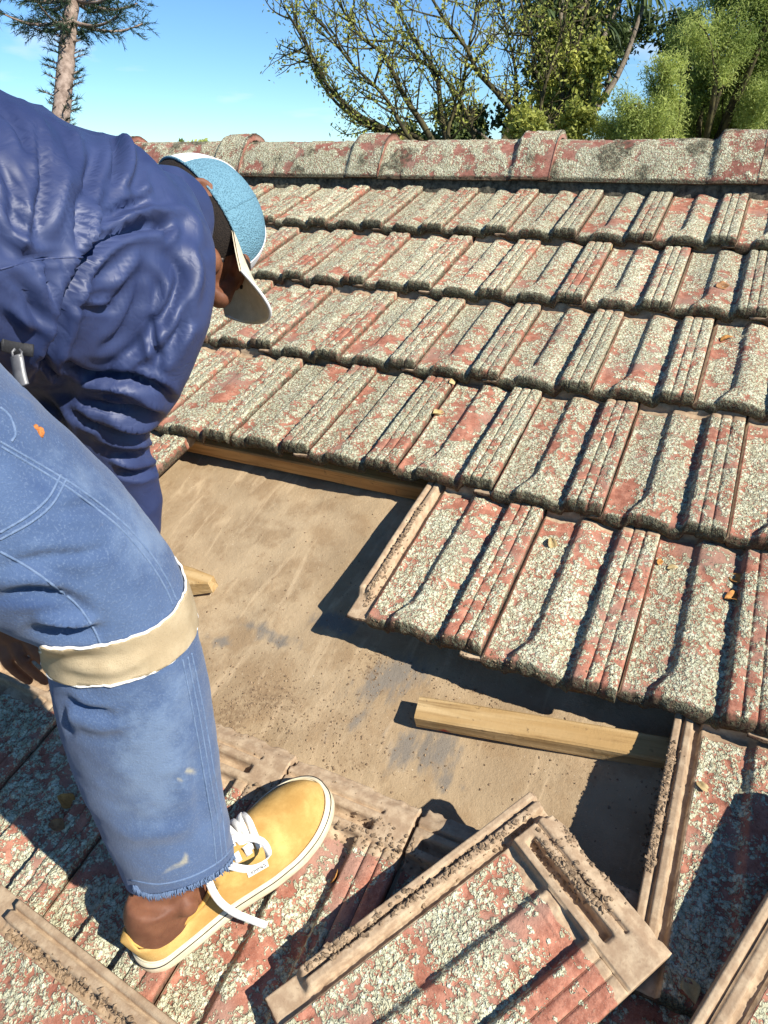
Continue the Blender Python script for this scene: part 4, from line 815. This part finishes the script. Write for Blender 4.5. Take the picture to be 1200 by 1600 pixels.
def leaves(pts, size, asp, tone, rng, droop=0.0, fold=.15):
    """one diamond leaf per point, random attitude"""
    n = len(pts); a = nrm(rng.normal(size=(n, 3))-[0, 0, droop]); b = nrm(np.cross(a, rng.normal(size=(n, 3)))); c = np.cross(a, b); s = np.asarray(size).reshape(-1, 1)*np.ones((n, 1))
    v = np.stack([pts, pts+a*s*.5+b*s*asp*.5, pts+a*s, pts+a*s*.5-b*s*asp*.5+c*s*fold], 1).reshape(-1, 3); f = np.arange(n*4).reshape(-1, 4); return v, f, np.repeat(tone, 4)
def grow(mb, p, d, L, r, lev, rng, anchors, wob=.25, kids=(3, 5), up=.1, spread=.7, ratio=.62):
    n = 7; pts = [p]; dd = d
    for i in range(n-1): dd = nrm(dd+rng.normal(size=3)*wob*.35+np.array([0, 0, up*.25])); pts.append(pts[-1]+dd*L/(n-1))
    pts = np.array(pts); mb.add(*tube(pts, np.linspace(r, r*.45, n), 5 if lev < 2 else 4))
    if lev <= 0: anchors.append(pts); return
    for k in range(rng.integers(*kids)+1):
        i = rng.integers(2, n); q = nrm(dd+rng.normal(size=3)*spread); grow(mb, pts[i], q, L*ratio*rng.uniform(.7, 1.2), r*.5, lev-1, rng, anchors, wob, kids, up, spread, ratio)
    anchors.append(pts[n//2:])
def tree(name, base, label, group='trees behind the ridge'): o = empty(name, base); tag(o, label, 'tree', group); return o
def leafpart(name, root, base, anchors, per, size, asp, mat, rng, jitr=.05, droop=.2, tone=(.1, .9)):
    P_ = []
    for a in anchors:
        k = rng.integers(0, len(a)-1, per); f = rng.random((per, 1)); P_.append(a[k]*(1-f)+a[k+1]*f+rng.normal(size=(per, 3))*jitr)
    P_ = np.concatenate(P_); tn = np.clip(fbm(P_, 2.2, 2, 3)*1.2-.1+rng.normal(size=len(P_))*.18, 0, 1)*(tone[1]-tone[0])+tone[0]
    v, f, t_ = leaves(P_, size*rng.uniform(.6, 1.3, len(P_)), asp, tn, rng, droop); return obj(name, v, f, mat, root, False, dict(tone=t_), org=base)
rng = np.random.default_rng(11)
# 1. slender tree with arching limbs
DA = 7.2; bA = C(740, 300, DA).copy(); bA[2] = 0; tA = tree('slender_tree', bA, 'slender tree with arching yellowish branches and sparse leaves behind the ridge')
fork = C(735, 330, DA); mb = MB(); anc = []
mb.add(*tube(crom(np.array([bA, bA+[.05, .02, 1.2], fork+[0, 0, -.9], fork]), 14), np.linspace(.15, .10, 14), 10))
LIMBS = [[(797, 193), (783, 153), (747, 113), (727, 73), (687, 20), (650, -60)], [(860, 210), (867, 133), (840, 87), (820, 27), (800, -60)], [(862, 200), (880, 120), (900, 80), (925, -30)], [(667, 205), (633, 153), (600, 87), (560, 53), (515, -20)],
         [(693, 200), (680, 113), (633, 40), (600, -40)], [(640, 225), (560, 180), (507, 127), (473, 60), (448, 20)], [(700, 215), (720, 150), (735, 60), (760, -40)], [(800, 215), (806, 120), (790, 40), (770, -50)], [(660, 220), (590, 205), (530, 165), (490, 110), (480, 70)], [(830, 215), (850, 140), (880, 40), (890, -40)],
         [(640, 215), (600, 150), (545, 95), (500, 30)], [(740, 210), (700, 130), (650, 90), (560, 20)]]
for k, L in enumerate(LIMBS):
    dz = (k*37 % 10)/10*1.6-.8; q = np.array([C(x, y, DA+dz*(i+1)/len(L)) for i, (x, y) in enumerate(L)]); q = crom(np.vstack([fork, q]), 22); mb.add(*tube(q, np.linspace(.038, .008, 22)*(.75 if k > 5 else 1), 7))
    for j in range(5, 21):
        for _ in range(1+(j % 3 == 0)):
            t_ = nrm(q[min(j+1, 21)]-q[j-1]); grow(mb, q[j], nrm(t_+rng.normal(size=3)*.55), rng.uniform(.22, .5), .010, 1, rng, anc, .3, (2, 4), .1, .6, .6)
obj('trunk', mb.V(), mb.f, MTWIG, tA, org=bA); leafpart('crown', tA, bA, anc, 8, .042, .42, LEAF_Y, rng, .045, .3)
# 2. dark evergreen mass with hanging strap leaves
DB = 8.6; bB = C(850, 300, DB).copy(); bB[2] = 0; tB = tree('strap_leaf_tree', bB, 'dark tree with hanging strap leaves in the middle of the trees'); mb = MB(); anc = []
fB = C(850, 260, DB); mb.add(*tube(crom(np.array([bB, fB+[0, 0, -1.5], fB]), 10), np.linspace(.18, .12, 10), 9)); lv = MB(); lt = []
heads = [(880, 20), (925, 5), (960, 25), (990, -20), (900, 60), (850, -10), (1010, 20), (935, 60), (870, 90), (905, 110), (840, 50)]
for k, (x, y) in enumerate(heads):
    h_ = C(x, y-25, DB+((k*53) % 10)/10-.5); mb.add(*tube(crom(np.array([fB, fB*.5+h_*.5+rng.normal(size=3)*.15, h_]), 12), np.linspace(.05, .025, 12), 6))
    for j in range(30):
        a = rng.uniform(0, 6.28); o_ = np.array([math.cos(a), math.sin(a), 0]); ln = rng.uniform(.35, .75); el = rng.uniform(-.2, 1.0); pts = [h_+rng.normal(size=3)*.03]
        dd = o_*math.cos(el)+ZUP*math.sin(el)
        for _ in range(6): pts.append(pts[-1]+dd*ln/6); dd = nrm(dd-ZUP*.33)
        pts = np.array(pts); sd = np.cross(o_, ZUP); w = (np.array([.5, 1, 1, .9, .7, .45, .08])*.022)[:, None]; v = np.stack([pts-sd*w, pts+ZUP*-.004, pts+sd*w], 1).reshape(-1, 3)
        lv.add(v, [(i*3+c, i*3+c+1, i*3+c+4, i*3+c+3) for i in range(6) for c in (0, 1)]); lt += [rng.uniform(.1, 1)]*21
obj('trunk', mb.V(), mb.f, MBARK, tB, org=bB); obj('crown', lv.V(), lv.f, LEAF_D, tB, False, dict(tone=lt), org=bB)
# 3. leafy undergrowth tree, dense and dark, between them
def clump_tree(name, label, D, cl, n, size, asp, mat, bark, seed, droop=.2, tone=(.0, 1.), twig=True):
    rng = np.random.default_rng(seed); cs = [C(x, y, D+rng.uniform(-.5, .6)) for x, y, r in cl]; m_ = np.mean(cs, 0); b = m_.copy(); b[2] = 0; root = tree(name, b, label); mb = MB(); P_ = []; sz = D/F_PX
    fk = m_.copy(); fk[2] = CAM[2]-.35; mb.add(*tube(crom(np.array([b, b*.5+fk*.5+[.05, .03, 0], fk]), 10), np.linspace(.14, .09, 10), 9))
    for (x, y, r), c in zip(cl, cs):
        q = crom(np.array([fk, fk*.4+c*.6+rng.normal(size=3)*.12, c]), 10); mb.add(*tube(q, np.linspace(.035, .010, 10), 6)); R_ = r*sz
        for _ in range(10):
            e = c+nrm(rng.normal(size=3))*R_*rng.uniform(.5, 1.05); s_ = q[rng.integers(5, 10)]; br = crom(np.array([s_, s_*.5+e*.5+rng.normal(size=3)*R_*.15, e]), 7); mb.add(*tube(br, np.linspace(.009, .003, 7), 4)); k = int(n*r/400/1.0)
            f = rng.beta(2.2, 1.0, (k, 1))*6*.999; i = f.astype(int)[:, 0]; P_.append(br[i]*(1-(f-i[:, None]))+br[i+1]*(f-i[:, None])+rng.normal(size=(k, 3))*R_*.17)
    P_ = np.concatenate(P_); tn = np.clip(fbm(P_, 3.0, 2, seed)*1.5-.25+rng.normal(size=len(P_))*.15, 0, 1)*(tone[1]-tone[0])+tone[0]; v, f, t_ = leaves(P_, size*rng.uniform(.6, 1.35, len(P_)), asp, tn, rng, droop)
    obj('trunk', mb.V(), mb.f, bark, root, org=b); obj('crown', v, f, mat, root, False, dict(tone=t_), org=b); return root
clump_tree('leafy_tree', 'dense dark green leafy tree low behind the ridge, between the limbs', 9.2, [(650, 215, 30), (740, 205, 32), (800, 190, 34), (700, 190, 28), (850, 200, 36), (900, 190, 40), (860, 120, 36), (880, 60, 45), (920, 130, 45), (900, 20, 40), (860, -10, 50), (950, 60, 40), (990, 40, 40)], 1300, .085, .5, LEAF_D, MBARK, 21, .2)
clump_tree('vine_tree', 'tree with small yellow green leaves climbing beside the strap-leaf tree', 7.0, [(860, 150, 32), (885, 110, 34), (840, 200, 32), (900, 180, 36), (920, 140, 30), (865, 60, 30), (820, 190, 26), (930, 90, 24)], 1900, .050, .6, LEAF_Y, MTWIG, 23, .2, (.1, .95))
# 4. feathery light green tree on the right
clump_tree('feathery_tree', 'feathery light green tree at the right behind the ridge', 6.3, [(950, 195, 42), (1000, 160, 46), (985, 205, 46), (1040, 195, 48), (1075, 170, 44), (1030, 120, 38), (1120, 60, 50), (1170, 30, 55), (1150, 110, 52), (1190, 90, 50), (1110, 130, 40), (1095, 205, 46), (1150, 190, 50), (1200, 160, 55), (1080, 40, 34), (1230, 30, 55), (1240, 120, 55), (1130, -20, 50), (1200, -40, 55), (1260, 200, 55)], 6500, .034, .16, LEAF_F, MTWIG, 31, .5)
clump_tree('shade_tree', 'dark green tree filling the right edge behind the feathery tree', 9.0, [(1090, 100, 40), (1120, 150, 45), (1180, 130, 50), (1060, 50, 36), (1240, 90, 60), (1250, 190, 60), (1060, 180, 40), (1110, 210, 45), (1170, 205, 50)], 1500, .085, .45, LEAF_D, MBARK, 41, .2, (.1, 1))
clump_tree('distant_shrub', 'small leaf tips of a far shrub peeking over the ridge', 10, [(287, 228, 8), (322, 228, 7), (340, 240, 14), (300, 250, 22)], 1500, .06, .5, LEAF_F, MTWIG, 51, .0)
# 5. tall conifer on the left
DP = 13.0; bP = C(96, 190, DP).copy(); top = C(112, 0, DP); up_ = nrm(top-C(97, 165, DP)); k0 = -C(97, 165, DP)[2]/up_[2]; bP = C(97, 165, DP)+up_*k0; HT = 12.0; tP = tree('tall_conifer', bP, 'tall conifer with bare tufted trunk above the navy jacket'); mb = MB(); rng = np.random.default_rng(5)
q = bP+np.linspace(0, HT, 60)[:, None]*up_+rng.normal(size=(60, 3))*.006; mb.add(*tube(q, np.linspace(.25, .03, 60)+.012*rng.random(60), 14)); nd = []; 
def tuft(p, d, L, n, spread=.5):
    for _ in range(n): nd.append((p+d*rng.uniform(0, L), nrm(d+rng.normal(size=3)*spread)))
for z in np.arange(3.4, 6.9, .10):
    for _ in range(3):
        a = rng.uniform(0, 6.28); o_ = np.array([math.cos(a), math.sin(a), .35]); c = bP+up_*z; r_ = .18; s0 = c+o_*r_; e = s0+o_*rng.uniform(.06, .18); mb.add(*tube([c+o_*.1, s0, e], [.02, .014, .006], 5)); tuft(s0, nrm(o_), .20, 40, .55)
for z in np.arange(6.85, HT-.3, .42):
    for j in range(6):
        a = j*1.047+z*2.3+rng.uniform(-.2, .2); L = (HT-z)*.16+.50; o_ = np.array([math.cos(a), math.sin(a), 0]); c = bP+up_*z; pts = np.array([c+o_*L*t+ZUP*(-.12*L*math.sin(t*2.6)+.10*L*t*t) for t in np.linspace(0, 1, 10)]); mb.add(*tube(pts, np.linspace(.045, .010, 10), 6))
        for i in range(2, 10):
            for _ in range(4): d_ = nrm(pts[i]-pts[i-1]+rng.normal(size=3)*.10); tuft(pts[i]+rng.normal(size=3)*.03, d_, .30, 24, .5)
obj('trunk', mb.V(), mb.f, MPINEB, tP, org=bP); p_ = np.array([a for a, b in nd]); d_ = np.array([b for a, b in nd]); s_ = nrm(np.cross(d_, rng.normal(size=d_.shape))); ln = rng.uniform(.07, .15, (len(p_), 1))
v = np.stack([p_-s_*.006, p_+s_*.006, p_+d_*ln], 1).reshape(-1, 3); obj('crown', v, np.arange(len(v)).reshape(-1, 3), LEAF_P, tP, False, dict(tone=np.repeat(rng.random(len(p_)), 3)), org=bP)

# ------------------------------------------------------------------ soil crumbs and fallen leaves, dropped onto whatever lies below
bpy.context.view_layer.update(); dg = bpy.context.evaluated_depsgraph_get()
def drop(u, s):
    ok, l, n, i, ob, m = scene.ray_cast(dg, Vector(R(u, s, .13)), Vector(-NN)); return (np.array(l), np.array(n), ob.name) if ok else None
mb = MB(); ico = np.array([(0, 0, 1), (.89, 0, .45), (.28, .85, .45), (-.72, .53, .45), (-.72, -.53, .45), (.28, -.85, .45), (.72, .53, -.45), (-.28, .85, -.45), (-.89, 0, -.45), (-.28, -.85, -.45), (.72, -.53, -.45), (0, 0, -1)])
icf = [(0, 1, 2), (0, 2, 3), (0, 3, 4), (0, 4, 5), (0, 5, 1), (1, 6, 2), (2, 7, 3), (3, 8, 4), (4, 9, 5), (5, 10, 1), (2, 6, 7), (3, 7, 8), (4, 8, 9), (5, 9, 10), (1, 10, 6), (6, 11, 7), (7, 11, 8), (8, 11, 9), (9, 11, 10), (10, 11, 6)]
def crumbs(x, y, ru, rs, n, ang=0, h=-.07, big=.0022, line=None):
    c_, s_ = math.cos(ang), math.sin(ang); u0, s0 = onroof(x, y, h)
    for _ in range(n):
        if line: f = random.random(); a_, b_ = onroof(*line[0], h), onroof(*line[1], h); u, s = a_[0]*(1-f)+b_[0]*f+random.gauss(0, ru), a_[1]*(1-f)+b_[1]*f+random.gauss(0, rs)
        else: a_, b_ = random.gauss(0, ru), random.gauss(0, rs); u, s = u0+a_*c_-b_*s_, s0+a_*s_+b_*c_
        d = drop(u, s)
        if d is None or d[2].startswith(('person', 'shoe', 'jeans', 'sole', 'lace', 'jacket', 'wooden')): continue
        r = big*random.uniform(.25, 1)**1.6; mb.add(d[0]+(ico*(1+.35*RNG.normal(size=(12, 1))))*r*[1, 1, .75], icf)
for a in ((420, 1090, .07, .04, 520), (360, 1120, .05, .03, 240), (580, 1045, .025, .05, 260), (700, 1110, .05, .02, 120), (900, 1200, .12, .04, 200), (560, 1180, .07, .03, 160), (730, 1068, .06, .012, 160), (600, 1000, .3, .15, 420), (450, 850, .2, .12, 160), (500, 1150, .12, .05, 260)): crumbs(*a)
crumbs(0, 0, .0035, .004, 420, 0, .005, .0032, ((660, 785), (572, 950)))       # dirt in the side rail of the lowest course
crumbs(0, 0, .0045, .004, 420, 0, .0, .0030, ((1052, 1160), (1012, 1365)))
crumbs(0, 0, .004, .006, 380, 0, .045, .0028, ((880, 1290), (985, 1395))); crumbs(0, 0, .004, .004, 420, 0, .045, .0036, ((830, 1275), (480, 1520))); crumbs(0, 0, .010, .006, 300, 0, .045, .0036, ((850, 1320), (940, 1420)))
crumbs(0, 0, .005, .004, 420, 0, .05, .0036, ((10, 1455), (200, 1600)));  crumbs(0, 0, .02, .012, 420, 0, 0, .0032, ((400, 1240), (640, 1330)))
o = obj('soil_crumbs', mb.V(), mb.f, MSOIL, None, False); tag(o, 'crumbled dark soil scattered over the underlay and tile rails', 'soil', kind='stuff')
def leafmesh(seed):
    r = random.Random(seed); n = 8; v = []; cu = r.uniform(.3, .8)
    for i in range(n+1):
        t_ = i/n; w = .34*math.sin(math.pi*t_**.85)**.8*(1+.12*math.sin(9*t_+seed))
        for k in (-1, -.5, 0, .5, 1): v.append((t_-.5, k*w, .10*math.sin(3.1*t_*cu*2+seed)+cu*w*k*k+.03*math.sin(7*t_+k*3)))
    return np.array(v), [(i*5+j, i*5+j+1, (i+1)*5+j+1, (i+1)*5+j) for i in range(n) for j in range(4)]
MDRY = [mat_simple('dry_leaf_orange', (.30, .12, .03), (.52, .26, .07), 90, .7), mat_simple('dry_leaf_tan', (.34, .24, .10), (.50, .38, .19), 90, .7), mat_simple('dry_leaf_brown', (.16, .075, .03), (.34, .17, .07), 90, .7)]
for k, (x, y, sz, mi, lab) in enumerate(((527, 1372, .026, 0, 'curled orange leaf lying beside the toe of the yellow shoe'), (1150, 905, .030, 0, 'upper orange dry leaf on the tile at the right edge'), (1144, 937, .030, 0, 'lower orange dry leaf on the tile at the right edge'), (862, 850, .024, 1, 'tan dry leaf in the hollow of the lowest tile course'), (1136, 532, .030, 0, 'orange leaf on the third course near the right edge'), (958, 388, .034, 1, 'yellow tan leaf high on the second course'), (1128, 448, .034, 2, 'brown dry leaf on the second course at the right'),
        (1078, 1548, .028, 1, 'pale leaf in the shade beside the propped tile'), (104, 1252, .030, 0, 'orange brown leaf in the shadow of the leg'), (90, 1292, .026, 2, 'brown leaf in the shadow left of the jeans'), (1096, 1232, .018, 1, 'small yellow leaf on the tile right of the opening'), (1030, 880, .016, 0, 'tiny orange leaf in the groove of the lowest course'), (684, 648, .030, 1, 'tan leaf on the fourth course above the opening'), (705, 598, .022, 1, 'small tan leaf near the tail of the third course'), (1050, 890, .018, 1, 'small tan leaf beside the orange leaves on the lowest course'))):
    okk, l, n_, i_, ob, m_ = scene.ray_cast(dg, Vector(CAM), Vector(ray(x, y)))
    if not okk: continue
    v, f = leafmesh(k+3); o = link('fallen_leaf', mesh('fallen_leaf', v*sz, f), MDRY[mi]); q = Vector(n_).to_track_quat('Z', 'Y').to_matrix().to_4x4(); o.matrix_world = Matrix.Translation(Vector(l)+Vector(n_)*.003) @ q @ Matrix.Rotation(random.uniform(0, 6), 4, 'Z'); so3 = o.modifiers.new('s', 'SOLIDIFY'); so3.thickness = .0006; tag(o, lab, 'leaf', 'dry fallen leaves')
# ------------------------------------------------------------------ ground
t = NT('lawn', .95, .1); n = t.noise(1.5, 5); t.color(t.mix(t.step(n, .35, .65), (.055, .075, .022), (.10, .105, .04)))
t.bump(t.noise(30, 4), .05)
gv = [(-900, -900, 0), (900, -900, 0), (900, 900, 0), (-900, 900, 0)]
tag(obj('ground', gv, [(0, 1, 2, 3)], t.m, None, False), kind='structure')
